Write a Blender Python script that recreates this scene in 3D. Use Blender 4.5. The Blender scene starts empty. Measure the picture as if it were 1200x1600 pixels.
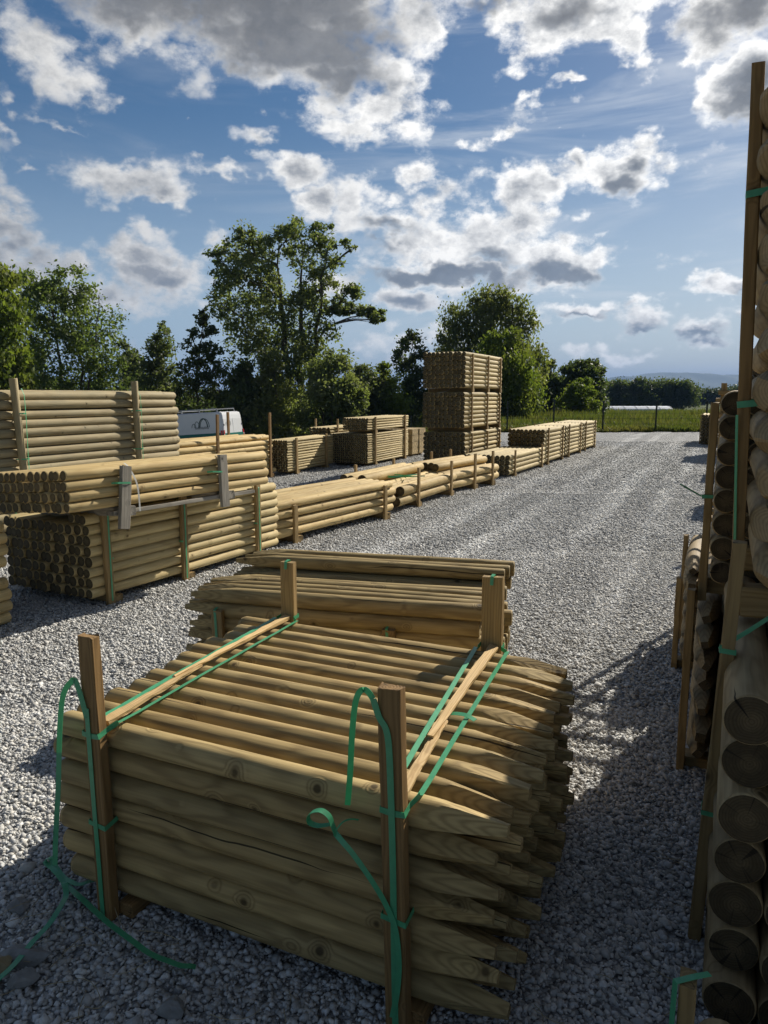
import bpy, bmesh, math, random
import numpy as np
from mathutils import Vector, Matrix

random.seed(7)
rng = np.random.default_rng(11)
SC = bpy.context.scene
COL = SC.collection

# ------------------------------------------------------------------ camera model
F = 1150.0
CAM_H = 1.6
PITCH = math.atan((800 - 618) / F)


def ray(x, y):
    a = (x - 600) / F
    b = -(y - 800) / F
    c, s = math.cos(PITCH), math.sin(PITCH)
    return np.array([a, c + b * s, -s + b * c])


def at(x, y, z=0.0):
    r = ray(x, y)
    return np.array([0, 0, CAM_H]) + r * ((z - CAM_H) / r[2])


def atd(x, y, Y):
    r = ray(x, y)
    return np.array([0, 0, CAM_H]) + r * (Y / r[1])


cam = bpy.data.cameras.new("camera")
cam.sensor_fit = 'VERTICAL'
cam.sensor_height = 36.0
cam.lens = 36.0 * F / 1600.0
cam.clip_start = 0.05
cam.clip_end = 30000
camo = bpy.data.objects.new("camera", cam)
COL.objects.link(camo)
camo.location = (0, 0, CAM_H)
camo.rotation_euler = (math.pi / 2 - PITCH, 0, 0)
SC.camera = camo

SUN_AZ = math.radians(42)   # to the right of the view direction
SUN_EL = math.radians(33)
SUN_DIR = Vector((math.sin(SUN_AZ) * math.cos(SUN_EL), math.cos(SUN_AZ) * math.cos(SUN_EL), math.sin(SUN_EL)))


# ------------------------------------------------------------------ terrain
def sm(a, b, x):
    t = np.clip((np.asarray(x, float) - a) / (b - a), 0, 1)
    return t * t * (3 - 2 * t)


def gz(x, y):
    x = np.asarray(x, float)
    y = np.asarray(y, float)
    left = (-1.5 - 0.08 * np.clip(-7.5 - x, 0, 25)) * sm(23, 32, y) * sm(4, -2, x)
    field = -1.5 * sm(55, 135, y) * sm(-4, 6, x)
    return np.minimum(left, field)


# ------------------------------------------------------------------ node helpers
class NT:
    def __init__(self, tree):
        self.t = tree
        self.n = tree.nodes
        self.l = tree.links

    def add(self, typ, **kw):
        nd = self.n.new(typ)
        for k, v in kw.items():
            setattr(nd, k, v)
        return nd

    def put(self, sock, v):
        if isinstance(v, bpy.types.NodeSocket):
            self.l.new(v, sock)
        elif v is not None:
            if hasattr(sock.default_value, '__len__') and not hasattr(v, '__len__'):
                v = [v] * len(sock.default_value)
            if hasattr(v, '__len__') and len(v) == 3 and len(sock.default_value) == 4:
                v = (*v, 1)
            sock.default_value = v

    def m(self, op, a, b=None, c=None, clamp=False):
        nd = self.add('ShaderNodeMath', operation=op, use_clamp=clamp)
        for i, v in enumerate((a, b, c)):
            if v is not None:
                self.put(nd.inputs[i], v)
        return nd.outputs[0]

    def v(self, op, a, b=None, c=None, out=0):
        nd = self.add('ShaderNodeVectorMath', operation=op)
        for i, x in enumerate((a, b, c)):
            if x is not None:
                self.put(nd.inputs[i], x)
        return nd.outputs[out]

    def scale(self, a, s):
        nd = self.add('ShaderNodeVectorMath', operation='SCALE')
        self.put(nd.inputs[0], a)
        self.put(nd.inputs['Scale'], s)
        return nd.outputs[0]

    def comb(self, x, y, z):
        nd = self.add('ShaderNodeCombineXYZ')
        for i, q in enumerate((x, y, z)):
            self.put(nd.inputs[i], q)
        return nd.outputs[0]

    def sep(self, v):
        nd = self.add('ShaderNodeSeparateXYZ')
        self.put(nd.inputs[0], v)
        return nd.outputs

    def noise(self, vec, scale=1.0, detail=2.0, rough=0.5, dist=0.0, out=0):
        nd = self.add('ShaderNodeTexNoise')
        self.put(nd.inputs['Vector'], vec)
        self.put(nd.inputs['Scale'], scale)
        self.put(nd.inputs['Detail'], detail)
        self.put(nd.inputs['Roughness'], rough)
        self.put(nd.inputs['Distortion'], dist)
        return nd.outputs[out]

    def vor(self, vec, scale=1.0, out='Distance', feature='F1', rand=1.0):
        nd = self.add('ShaderNodeTexVoronoi', feature=feature)
        self.put(nd.inputs['Vector'], vec)
        self.put(nd.inputs['Scale'], scale)
        self.put(nd.inputs['Randomness'], rand)
        return nd.outputs[out], nd

    def step(self, a, b, x):
        nd = self.add('ShaderNodeMapRange', interpolation_type='SMOOTHSTEP')
        self.put(nd.inputs[0], x)
        self.put(nd.inputs[1], a)
        self.put(nd.inputs[2], b)
        return nd.outputs[0]

    def lin(self, x, a, b, c, d):
        nd = self.add('ShaderNodeMapRange')
        for i, q in enumerate((x, a, b, c, d)):
            self.put(nd.inputs[i], q)
        return nd.outputs[0]

    def mix(self, f, a, b, blend='MIX'):
        nd = self.add('ShaderNodeMix', data_type='RGBA', blend_type=blend)
        self.put(nd.inputs[0], f)
        self.put(nd.inputs[6], a)
        self.put(nd.inputs[7], b)
        return nd.outputs[2]

    def bump(self, h, strength=0.5, dist=0.01, nrm=None):
        nd = self.add('ShaderNodeBump')
        self.put(nd.inputs['Height'], h)
        nd.inputs['Strength'].default_value = strength
        nd.inputs['Distance'].default_value = dist
        if nrm is not None:
            self.l.new(nrm, nd.inputs['Normal'])
        return nd.outputs[0]


def new_mat(name):
    m = bpy.data.materials.new(name)
    m.use_nodes = True
    nt = NT(m.node_tree)
    b = m.node_tree.nodes['Principled BSDF']
    return m, nt, b


def simple(name, col, rough=0.6, metal=0.0, spec=0.3, var=0.08, scale=20.0):
    m, t, b = new_mat(name)
    tc = t.add('ShaderNodeTexCoord')
    n = t.noise(tc.outputs['Object'], scale, 4)
    c = t.mix(n, [q * (1 - var * 2) for q in col], [min(1, q * (1 + var * 2)) for q in col])
    t.put(b.inputs['Base Color'], c)
    b.inputs['Roughness'].default_value = rough
    b.inputs['Metallic'].default_value = metal
    b.inputs['Specular IOR Level'].default_value = spec
    return m


def wood(name, light, dark, ringw=0.55, ringsp=0.0065, knot=0.5, cracks=0.0, mottle=None, endmul=0.5, vary=0.3, fine=True):
    """Solid timber: growth rings about the x axis of the object, so that round faces, cut facets and ends agree."""
    m, t, b = new_mat(name)
    tc = t.add('ShaderNodeTexCoord')
    P = tc.outputs['Object']
    r = t.add('ShaderNodeObjectInfo').outputs['Random']
    off = t.comb(t.m('MULTIPLY', r, 53.0), t.m('MULTIPLY', r, 171.0), t.m('MULTIPLY', r, 91.0))
    P2 = t.v('ADD', P, off)
    s = t.sep(P)
    w = t.noise(t.comb(t.m('MULTIPLY', t.sep(P2)[0], 1.6), t.m('MULTIPLY', r, 333.0), 0.0), 1.0, 2, out=1)
    w = t.v('SUBTRACT', w, (0.5, 0.5, 0.5))
    ws = t.sep(w)
    y = t.m('MULTIPLY_ADD', ws[0], 0.03, s[1])
    z = t.m('MULTIPLY_ADD', ws[1], 0.03, s[2])
    # knots
    kd, kn = t.vor(P2, 8.5)
    kc = t.sep(kn.outputs['Color'])[0]
    has = t.m('GREATER_THAN', kc, 1.0 - knot)
    ksz = t.m('MULTIPLY_ADD', t.sep(kn.outputs['Color'])[1], .6, .55)
    kd = t.m('DIVIDE', kd, ksz)
    halo = t.m('MULTIPLY', t.step(0.36, 0.06, kd), has)
    core = t.m('MULTIPLY', t.step(0.14, 0.08, kd), has)
    n1 = t.noise(t.v('MULTIPLY', P2, (2.4, 13.0, 13.0)), 1.0, 2)
    rad = t.m('SQRT', t.m('ADD', t.m('MULTIPLY', y, y), t.m('MULTIPLY', z, z)))
    rad = t.m('ADD', rad, t.m('MULTIPLY', t.m('SUBTRACT', n1, 0.5), 0.026))
    rad = t.m('MULTIPLY_ADD', halo, 0.016, rad)
    ring = t.m('MULTIPLY_ADD', t.m('SINE', t.m('MULTIPLY', rad, 2 * math.pi / ringsp)), 0.5, 0.5)
    ring = t.m('POWER', ring, 1.6)
    streak = t.noise(t.v('MULTIPLY', P2, (3.5, 120.0, 120.0)), 1.0, 3, 0.6)
    streak = t.m('ADD', t.m('MULTIPLY', streak, .5), t.m('MULTIPLY', t.noise(t.v('MULTIPLY', P2, (1.2, 70.0, 70.0)), 1.0, 3, 0.65), .5))
    low = t.noise(t.v('MULTIPLY', P2, (2.2, 9.0, 9.0)), 1.0, 3, 0.6)
    c = t.mix(t.m('MULTIPLY', ring, ringw), light, dark)
    if mottle:
        c = t.mix(t.m('MULTIPLY', t.step(0.42, 0.75, low), 0.45), c, mottle)
    c = t.mix(t.m('MULTIPLY', halo, 0.4), c, [q * 0.5 for q in dark])
    c = t.mix(t.m('MULTIPLY', core, 0.8), c, [q * 0.3 for q in dark])
    br = t.m('MULTIPLY_ADD', streak, 1.0, 0.50)
    br = t.m('MULTIPLY', br, t.m('MULTIPLY_ADD', t.m('FRACT', t.m('MULTIPLY', r, 7.77)), vary, 1.0 - vary * 0.6))
    ck = None
    if cracks > 0:
        th = t.m('ARCTAN2', s[1], s[2])
        cn = t.noise(t.comb(t.m('MULTIPLY', t.sep(P2)[0], 2.3), t.m('MULTIPLY', r, 77.0), 3.0), 1.0, 3)
        th0 = t.m('ADD', t.m('MULTIPLY', r, 628.0), t.m('MULTIPLY', cn, 1.1))
        dth = t.m('WRAP', t.m('SUBTRACT', th, th0), math.pi, -math.pi)
        wd = t.noise(t.comb(t.m('MULTIPLY', t.sep(P2)[0], 1.3), t.m('MULTIPLY', r, 191.0), 9.0), 1.0, 1)
        wd = t.m('MULTIPLY', t.step(1.0 - cracks, 1.0 - cracks + 0.14, wd), 0.085)
        ck = t.m('LESS_THAN', t.m('ABSOLUTE', dth), wd)
        dt2 = t.m('WRAP', t.m('ADD', dth, 2.3), math.pi, -math.pi)
        wd2 = t.noise(t.comb(t.m('MULTIPLY', t.sep(P2)[0], 1.7), t.m('MULTIPLY', r, 391.0), 4.0), 1.0, 1)
        wd2 = t.m('MULTIPLY', t.step(1.0 - cracks, 1.0 - cracks + 0.14, wd2), 0.06)
        ck = t.m('MAXIMUM', ck, t.m('LESS_THAN', t.m('ABSOLUTE', dt2), wd2))
        br = t.m('MULTIPLY', br, t.m('MULTIPLY_ADD', ck, -0.85, 1.0))
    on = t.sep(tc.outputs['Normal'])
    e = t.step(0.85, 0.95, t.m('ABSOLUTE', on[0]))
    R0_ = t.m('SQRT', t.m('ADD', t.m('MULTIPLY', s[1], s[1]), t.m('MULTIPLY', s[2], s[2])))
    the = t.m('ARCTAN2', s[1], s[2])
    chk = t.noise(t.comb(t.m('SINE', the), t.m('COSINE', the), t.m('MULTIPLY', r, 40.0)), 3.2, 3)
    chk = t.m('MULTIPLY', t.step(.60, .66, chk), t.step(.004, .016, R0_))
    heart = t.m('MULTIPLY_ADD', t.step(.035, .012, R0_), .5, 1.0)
    em = t.m('MULTIPLY', t.m('MULTIPLY', heart, endmul), t.m('MULTIPLY_ADD', chk, -.65, 1.0))  # end grain tone; low endmul also paints shade onto the ends
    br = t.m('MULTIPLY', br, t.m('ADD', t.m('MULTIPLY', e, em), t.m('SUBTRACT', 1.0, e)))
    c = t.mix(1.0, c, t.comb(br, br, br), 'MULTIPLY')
    t.put(b.inputs['Base Color'], c)
    b.inputs['Roughness'].default_value = 0.72
    b.inputs['Specular IOR Level'].default_value = 0.25
    if fine:
        h = t.m('ADD', t.m('MULTIPLY', streak, 0.6), t.m('MULTIPLY', ring, 0.35))
        h = t.m('SUBTRACT', h, t.m('MULTIPLY', core, 0.3))
        if ck is not None:
            h = t.m('SUBTRACT', h, t.m('MULTIPLY', ck, 3.0))
        t.put(b.inputs['Normal'], t.bump(h, 0.5, 0.003))
    return m


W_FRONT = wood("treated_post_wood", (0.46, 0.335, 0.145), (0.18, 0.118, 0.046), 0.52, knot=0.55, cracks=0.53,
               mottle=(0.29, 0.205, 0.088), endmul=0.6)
W_FRONT2 = wood("treated_post_wood_olive", (0.44, 0.33, 0.15), (0.17, 0.115, 0.048), 0.52, knot=0.6, cracks=0.5,
                mottle=(0.25, 0.19, 0.08), endmul=0.6)
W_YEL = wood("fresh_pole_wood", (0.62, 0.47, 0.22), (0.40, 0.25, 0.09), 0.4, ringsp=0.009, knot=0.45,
             mottle=(0.46, 0.32, 0.13), endmul=0.17, cracks=.36)  # ends darker than bare end grain, shade painted in
W_YEL2 = wood("peeled_pole_wood", (0.56, 0.45, 0.23), (0.36, 0.25, 0.10), 0.4, ringsp=0.009, knot=0.4,
              mottle=(0.40, 0.31, 0.14), endmul=0.14)  # near-black ends stand for shade in the log-end recesses
W_GREY = wood("weathered_pole_wood", (0.42, 0.34, 0.19), (0.24, 0.18, 0.09), 0.4, ringsp=0.01, knot=0.4,
              mottle=(0.30, 0.28, 0.18), endmul=0.5)
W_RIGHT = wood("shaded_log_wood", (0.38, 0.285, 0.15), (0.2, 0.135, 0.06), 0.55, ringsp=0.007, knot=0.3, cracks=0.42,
               mottle=(0.26, 0.20, 0.11), endmul=0.2)  # dark treated ends, deepened further with painted shade
W_STAKE = wood("stake_timber", (0.27, 0.165, 0.065), (0.14, 0.08, 0.03), 0.5, ringsp=0.008, knot=0.15, endmul=0.7)
W_STAKE2 = wood("stake_timber_pale", (0.36, 0.25, 0.11), (0.2, 0.13, 0.055), 0.5, ringsp=0.008, knot=0.2, endmul=0.7)
W_OLD = wood("grey_board_wood", (0.36, 0.33, 0.27), (0.19, 0.165, 0.13), 0.5, ringsp=0.01, knot=0.25, cracks=0.5, endmul=0.6)
W_BATTEN = wood("split_batten_wood", (0.62, 0.44, 0.21), (0.4, 0.24, 0.1), 0.5, ringsp=0.006, knot=0.1, endmul=0.8)


def strap_mat(name, col):
    m, t, b = new_mat(name)
    tc = t.add('ShaderNodeTexCoord')
    n = t.noise(tc.outputs['Object'], 60.0, 3)
    t.put(b.inputs['Base Color'], t.mix(n, [q * 0.75 for q in col], [q * 1.2 for q in col]))
    b.inputs['Roughness'].default_value = 0.40
    b.inputs['Specular IOR Level'].default_value = 0.9
    tr = t.add('ShaderNodeBsdfTranslucent')
    tr.inputs['Color'].default_value = (col[0] * 1.4, col[1] * 1.4, col[2] * 1.2, 1)
    mx = t.add('ShaderNodeMixShader')
    mx.inputs[0].default_value = 0.25
    t.l.new(b.outputs[0], mx.inputs[1])
    t.l.new(tr.outputs[0], mx.inputs[2])
    t.l.new(mx.outputs[0], t.n['Material Output'].inputs['Surface'])
    return m


STRAP = strap_mat("green_plastic_strap", (0.09, 0.45, 0.22))
STRAP_W = strap_mat("white_plastic_strap", (0.7, 0.7, 0.68))


# ------------------------------------------------------------------ object helpers
def link(o, parent=None):
    COL.objects.link(o)
    if parent is not None:
        o.parent = parent
    return o


def tag(o, label=None, cat=None, group=None, kind=None):
    if label:
        o['label'] = label
    if cat:
        o['category'] = cat
    if group:
        o['group'] = group
    if kind:
        o['kind'] = kind
    return o


def empty(name, loc, rz=0.0):
    o = bpy.data.objects.new(name, None)
    o.empty_display_size = 0.1
    o.location = loc
    o.rotation_euler = (0, 0, rz)
    return link(o)


def mesh_from(name, verts, faces, mat, smooth=False, sharp=None):
    me = bpy.data.meshes.new(name)
    me.from_pydata([tuple(v) for v in verts], [], faces)
    if mat:
        me.materials.append(mat)
    if smooth:
        me.polygons.foreach_set('use_smooth', [True] * len(me.polygons))
        if sharp:
            me.set_sharp_from_angle(angle=math.radians(sharp))
    me.update()
    return me


def mesh_np(name, V, nv, mat, smooth=False):
    """V (n*nv,3) separate faces of nv corners."""
    n = len(V) // nv
    me = bpy.data.meshes.new(name)
    me.vertices.add(len(V))
    me.vertices.foreach_set('co', V.astype(np.float32).ravel())
    me.loops.add(len(V))
    me.loops.foreach_set('vertex_index', np.arange(len(V), dtype=np.int32))
    me.polygons.add(n)
    me.polygons.foreach_set('loop_start', np.arange(0, len(V), nv, dtype=np.int32))
    me.polygons.foreach_set('loop_total', np.full(n, nv, dtype=np.int32))
    me.materials.append(mat)
    me.update(calc_edges=True)
    return me


def mesh_idx(name, V, Fi, mat):
    k = Fi.shape[1]
    me = bpy.data.meshes.new(name)
    me.vertices.add(len(V))
    me.vertices.foreach_set('co', V.astype(np.float32).ravel())
    me.loops.add(Fi.size)
    me.loops.foreach_set('vertex_index', Fi.astype(np.int32).ravel())
    me.polygons.add(len(Fi))
    me.polygons.foreach_set('loop_start', np.arange(0, Fi.size, k, dtype=np.int32))
    me.polygons.foreach_set('loop_total', np.full(len(Fi), k, dtype=np.int32))
    me.materials.append(mat)
    me.update(calc_edges=True)
    return me


# ------------------------------------------------------------------ timber pieces
_cache = {}


def log_mesh(L, D, mat, kind='round', seg=12, rings=3, variant=0, bev=0.008, tip=0.24, bend=0.006):
    key = (round(L, 3), round(D, 4), mat.name, kind, seg, rings, variant, bev)
    if key in _cache:
        return _cache[key]
    rn = random.Random(int(L * 1000) * 7 + int(D * 10000) * 13 + variant * 101 + len(kind))
    R = D / 2
    xs = []
    x0 = 0.0
    x1 = L
    if kind == 'pointed':
        body_end = L - tip
        xs = [0.0, bev * 0.35, bev] + [bev + (body_end - bev) * i / rings for i in range(1, rings + 1)]
        nt = 9 if seg > 16 else 4
        xs += [body_end + tip * i / nt for i in range(1, nt + 1)]
    else:
        xs = [0.0, bev * 0.35, bev] + [bev + (L - 2 * bev) * i / rings for i in range(1, rings)] + [L - bev, L - bev * 0.35, L]
    xs = sorted(set(xs))
    ph = [rn.uniform(0, 6.28) for _ in range(4)]
    taper = rn.uniform(-0.04, 0.04)
    tipr = R * rn.uniform(0.27, 0.38)
    offy, offz = rn.uniform(-.15, .15) * R, rn.uniform(-.15, .15) * R
    roll = rn.uniform(0, 1.57)
    verts = []
    for x in xs:
        u = x / L
        r0 = R * (1 + taper * (u - 0.5) * 2 + 0.018 * math.sin(7 * u + ph[0]))
        if x < bev:
            q = 1 - x / bev
            r0 *= 1 - 0.55 * bev / R * q * q if bev / R < 1 else 0.6
        if kind != 'pointed' and x > L - bev:
            q = 1 - (L - x) / bev
            r0 *= 1 - 0.55 * bev / R * q * q if bev / R < 1 else 0.6
        cy = bend * math.sin(math.pi * u) * math.cos(ph[1])
        cz = bend * math.sin(math.pi * u) * math.sin(ph[1])
        tt = 0.0
        if kind == 'pointed' and x > L - tip:
            tt = (x - (L - tip)) / tip
        for k in range(seg):
            a = 2 * math.pi * k / seg
            rr = r0 * (1 + 0.012 * math.sin(2 * a + ph[2]) + 0.010 * math.sin(3 * a + ph[3] + 2 * u))
            if tt > 0:
                hw = R * 1.02 * (1 - tt) + tipr * tt
                lim = hw / max(abs(math.cos(a - roll)), abs(math.sin(a - roll)))
                rr = min(rr, lim)
            verts.append((x, cy + offy * tt + rr * math.cos(a), cz + offz * tt + rr * math.sin(a)))
    faces = []
    n = len(xs)
    for i in range(n - 1):
        for k in range(seg):
            k2 = (k + 1) % seg
            faces.append((i * seg + k, i * seg + k2, (i + 1) * seg + k2, (i + 1) * seg + k))
    faces.append(tuple(reversed(range(seg))))
    faces.append(tuple(range((n - 1) * seg, n * seg)))
    # x axis outward orientation
    faces = [tuple(reversed(f)) for f in faces]
    me = mesh_from("log", verts, faces, mat, True, 24 if kind == 'pointed' else 40)
    _cache[key] = me
    return me


def beam_mesh(L, w, h, mat, variant=0, seg=6, rough=0.0015, taper=0.0):
    """Sawn timber along +x with slightly uneven, bevelled edges."""
    key = ('beam', round(L, 3), round(w, 4), round(h, 4), mat.name, variant)
    if key in _cache:
        return _cache[key]
    rn = random.Random(variant * 31 + int(L * 1000))
    b = min(w, h) * 0.09
    prof = [(-w / 2 + b, -h / 2), (w / 2 - b, -h / 2), (w / 2, -h / 2 + b), (w / 2, h / 2 - b),
            (w / 2 - b, h / 2), (-w / 2 + b, h / 2), (-w / 2, h / 2 - b), (-w / 2, -h / 2 + b)]
    verts, faces = [], []
    bow = rn.uniform(-1, 1) * 0.004 * L
    for i in range(seg + 1):
        u = i / seg
        for (py, pz) in prof:
            jx = rn.uniform(-1, 1) * 0.004 if i in (0, seg) else 0
            verts.append((u * L + jx, py * (1 - taper * u) + bow * math.sin(math.pi * u) + rn.uniform(-1, 1) * rough,
                          pz * (1 - taper * u) + rn.uniform(-1, 1) * rough))
    m = len(prof)
    for i in range(seg):
        for k in range(m):
            faces.append((i * m + k, i * m + (k + 1) % m, (i + 1) * m + (k + 1) % m, (i + 1) * m + k))
    faces.append(tuple(reversed(range(m))))
    faces.append(tuple(range(seg * m, seg * m + m)))
    me = mesh_from("beam", verts, faces, mat, False)
    _cache[key] = me
    return me


def obj(name, me, parent=None, loc=(0, 0, 0), rot=(0, 0, 0)):
    o = bpy.data.objects.new(name, me)
    o.location = loc
    o.rotation_euler = rot
    return link(o, parent)


UP = (0, -math.pi / 2, 0)  # x axis -> +z


def ribbon_mesh(pts, wdir, width=0.014, th=0.0012, mat=None, name="strap"):
    """Flat band through pts; wdir = one vector or one per point, giving the direction of its width."""
    mat = mat or STRAP
    P = [Vector(p) for p in pts]
    n = len(P)
    W = [Vector(wdir)] * n if not isinstance(wdir[0], (tuple, list, Vector)) else [Vector(w) for w in wdir]
    verts, faces = [], []
    for i in range(n):
        tg = (P[min(i + 1, n - 1)] - P[max(i - 1, 0)])
        if tg.length < 1e-9:
            tg = Vector((0, 0, 1))
        tg.normalize()
        w = W[i] - tg * W[i].dot(tg)
        if w.length < 1e-6:
            w = tg.orthogonal()
        w.normalize()
        nn = tg.cross(w)
        for (a, b) in ((-1, -1), (1, -1), (1, 1), (-1, 1)):
            verts.append(P[i] + w * (a * width / 2) + nn * (b * th / 2))
    for i in range(n - 1):
        for k in range(4):
            k2 = (k + 1) % 4
            faces.append((i * 4 + k, i * 4 + k2, i * 4 + 4 + k2, i * 4 + 4 + k))
    faces.append((3, 2, 1, 0))
    faces.append(tuple(range(4 * n - 4, 4 * n)))
    return mesh_from(name, verts, faces, mat, False)


def spline(pts, k=8):
    """Catmull-Rom through pts."""
    P = [Vector(p) for p in pts]
    out = []
    for i in range(len(P) - 1):
        p0, p1, p2, p3 = P[max(i - 1, 0)], P[i], P[i + 1], P[min(i + 2, len(P) - 1)]
        for j in range(k):
            t = j / k
            out.append(0.5 * ((2 * p1) + (p2 - p0) * t + (2 * p0 - 5 * p1 + 4 * p2 - p3) * t * t + (3 * p1 - p0 - 3 * p2 + p3) * t ** 3))
    out.append(P[-1])
    return out


def bundle(label, cat, P0, d, L, nx, nz, D, mat, side='R', base=0.0, bearer=0.08, kind='round', seg=12, rings=3,
           stakes=(), stake_top=None, stake_w=0.05, stake_t=0.032, stake_mat=None, bearer_mat=None, straps=True, group=None,
           name='pole_bundle', part='pole', jx=0.02, jr=0.0, skip=None, extra=None, pitch=1.0, vpitch=0.985, both=True,
           nvar=3, tipdir=1, xs_bearer=None, keep=None, xshift=None):
    """A strapped bundle: poles along local +x, near end at x=0. side 'R': the long face that shows is on the right (poles at y>0)."""
    ang = math.atan2(d[1], d[0])
    z0 = base
    root = empty(name, (P0[0], P0[1], z0), ang)
    tag(root, label, cat, group)
    sg = 1 if side == 'R' else -1
    rn = random.Random(int(abs(P0[0] * 991 + P0[1] * 577)) + nx * 13 + nz)
    rest = []
    px = D * pitch
    pz = D * vpitch
    cnt = 0
    cells = [(j, k) for k in range(nz) for j in range(nx)]
    if extra:
        cells += extra
    for (j, k) in cells:
        if skip and skip(j, k):
            continue
        rn_d = D * (1 + rn.uniform(-jr, jr))
        me = log_mesh(L, D if jr == 0 else D * (1 + rn.choice((-jr, 0, jr))), mat, kind, seg, rings, rn.randrange(nvar))
        x = rn.uniform(-jx, jx) + (xshift(j, k) if xshift else 0.0)
        y = sg * ((j + 0.5) * px + rn.uniform(-.04, .04) * D)
        z = bearer + (k + 0.5) * pz + rn.uniform(-.025, .025) * D
        roll = rn.uniform(0, 6.28)
        if tipdir < 0:
            M = Matrix.Translation((L + x, y, z)) @ Matrix.Rotation(math.pi, 4, 'Z') @ Matrix.Rotation(roll, 4, 'X')
        else:
            M = Matrix.Translation((x, y, z)) @ Matrix.Rotation(roll, 4, 'X')
        if keep and not keep(j, k):
            rest.append((me, M))
            continue
        o = bpy.data.objects.new(part, me)
        link(o, root)
        o.matrix_local = M
        cnt += 1
    if rest:
        V, Fc = [], []
        off = 0
        bm = bmesh.new()
        for me, M in rest:
            t0 = len(bm.verts)
            bm.from_mesh(me)
            bm.verts.ensure_lookup_table()
            bmesh.ops.transform(bm, matrix=M, verts=bm.verts[t0:])
        me2 = bpy.data.meshes.new(part)
        bm.to_mesh(me2)
        bm.free()
        me2.materials.append(mat)
        o = obj(part, me2, root)
        o['kind'] = 'stuff'
    Wd = nx * px
    top = bearer + nz * pz
    bmat = bearer_mat or stake_mat or W_STAKE2
    smat = stake_mat or W_STAKE2
    if bearer > 0.02:
        for xb in (xs_bearer if xs_bearer is not None else [s[0] for s in stakes] or [L * .2, L * .8]):
            bl = Wd + 0.06
            o = obj('bearer', beam_mesh(bl, 0.09, bearer - 0.006, bmat, rn.randrange(3)), root,
                    (xb + 0.07, -0.03 if sg > 0 else -bl + 0.03, (bearer - 0.006) / 2), (0, 0, math.pi / 2))
    for st in stakes:
        xb, ztop, tilt = st[0], st[1], (st[2] if len(st) > 2 else 0.0)
        zb = st[3] if len(st) > 3 else 0.0
        for face in ((0, 1) if both else (0,)):
            yf = -sg * (stake_t / 2 + 0.004) if face == 0 else sg * (Wd + stake_t / 2 + 0.004)
            lx = st[4] if len(st) > 4 else 0.0
            o = bpy.data.objects.new('upright_stake', beam_mesh(ztop - zb, stake_w, stake_t, smat, rn.randrange(4)))
            link(o, root)
            o.matrix_local = (Matrix.Translation((xb, yf, zb)) @ Matrix.Rotation(lx, 4, 'X') @ Matrix.Rotation(tilt + rn.uniform(-.01, .01), 4, 'Y')
                              @ Matrix.Rotation(-math.pi / 2, 4, 'Y') @ Matrix.Rotation(math.pi / 2, 4, 'X'))
        if straps:
            e = stake_t + 0.008
            zt = top + 0.006
            pts = [(xb, -sg * e, 0.03), (xb, -sg * e, zt - .02), (xb, -sg * (e - .01), zt), (xb, sg * (Wd + e - .01), zt),
                   (xb, sg * (Wd + e), zt - .02), (xb, sg * (Wd + e), 0.03)]
            pts2 = []
            for a, b2 in zip(pts[:-1], pts[1:]):
                pts2 += [a]
            pts2.append(pts[-1])
            obj('strap', ribbon_mesh(pts2, (1, 0, 0), 0.014), root)
            zm = bearer + (top - bearer) * 0.45
            q = stake_w / 2 + 0.003
            pts = [(xb - q, 0, zm), (xb - q, -sg * (e - .006), zm), (xb + q, -sg * (e - .006), zm), (xb + q, 0, zm)]
            obj('strap', ribbon_mesh(pts, (0, 0, 1), 0.014), root)
    return root


ROAD = np.array([0.418, 0.908])
ROAD = ROAD / np.hypot(*ROAD)
LEFT = np.array([-ROAD[1], ROAD[0]])

# ================================================================== FRONT BUNDLE OF POINTED POSTS
Lg = at(165, 1435)[:2]
Rg = at(620, 1612)[:2]
FD = (Rg - Lg) / np.hypot(*(Rg - Lg))
FA = np.array([-FD[1], FD[0]])
FP0 = Lg + 0.034 * FA
SPAN = float(np.hypot(*(Rg - Lg)))


def floc(P):
    q = np.array(P[:2]) - FP0
    return (float(q @ FD), float(q @ FA), float(P[2]))


def fplane(px, py, y):
    """Point of the front bundle's frame where the sight line meets the upright plane y."""
    r = ray(px, py)
    o = np.array([0, 0, CAM_H])
    oa = (o[:2] - FP0) @ FA
    t = (y - oa) / (r[:2] @ FA)
    return floc(o + r * t)


def fground(px, py, z=0.02):
    return floc(at(px, py, z))


front = empty('post_bundle', (FP0[0], FP0[1], 0), math.atan2(FD[1], FD[0]))
tag(front, 'big bundle of pointed posts with loose green straps trailing onto the gravel', 'post bundle')
rn = random.Random(5)
NXF, NZF = 12, 7
FDI, FPX, FPZ, FZ0 = 0.0808, 0.0955, 0.0803, 0.05
FW = NXF * FPX
for k in range(NZF):
    for j in range(NXF):
        top = k == NZF - 1
        Dk = FDI * (1.10 if top and j else rn.choice((0.97, 1.0, 1.0, 1.02)) if j else 1.0)
        me = log_mesh(1.45, Dk, W_FRONT if rn.random() < 0.6 else W_FRONT2, 'pointed', 28 if (j < 3 or top or True) else 16, 10,
                      rn.randrange(5), bev=0.022, tip=0.22, bend=0.002)
        o = bpy.data.objects.new('post', me)
        link(o, front)
        x = -0.215 + rn.uniform(-.03, .03) + (0.0 if j < 8 else -0.02 * (j - 8))
        yaw = rn.uniform(-.0025, .0025)
        o.matrix_local = (Matrix.Translation((x, (j + .5) * FPX + (rn.uniform(-.003, .003) if j else 0.002 * (k % 2)), FZ0 + (k + .5) * FPZ + rn.uniform(-.0015, .0015)))
                          @ Matrix.Rotation(yaw, 4, 'Z') @ Matrix.Rotation(rn.uniform(0, 6.28), 4, 'X'))
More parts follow.
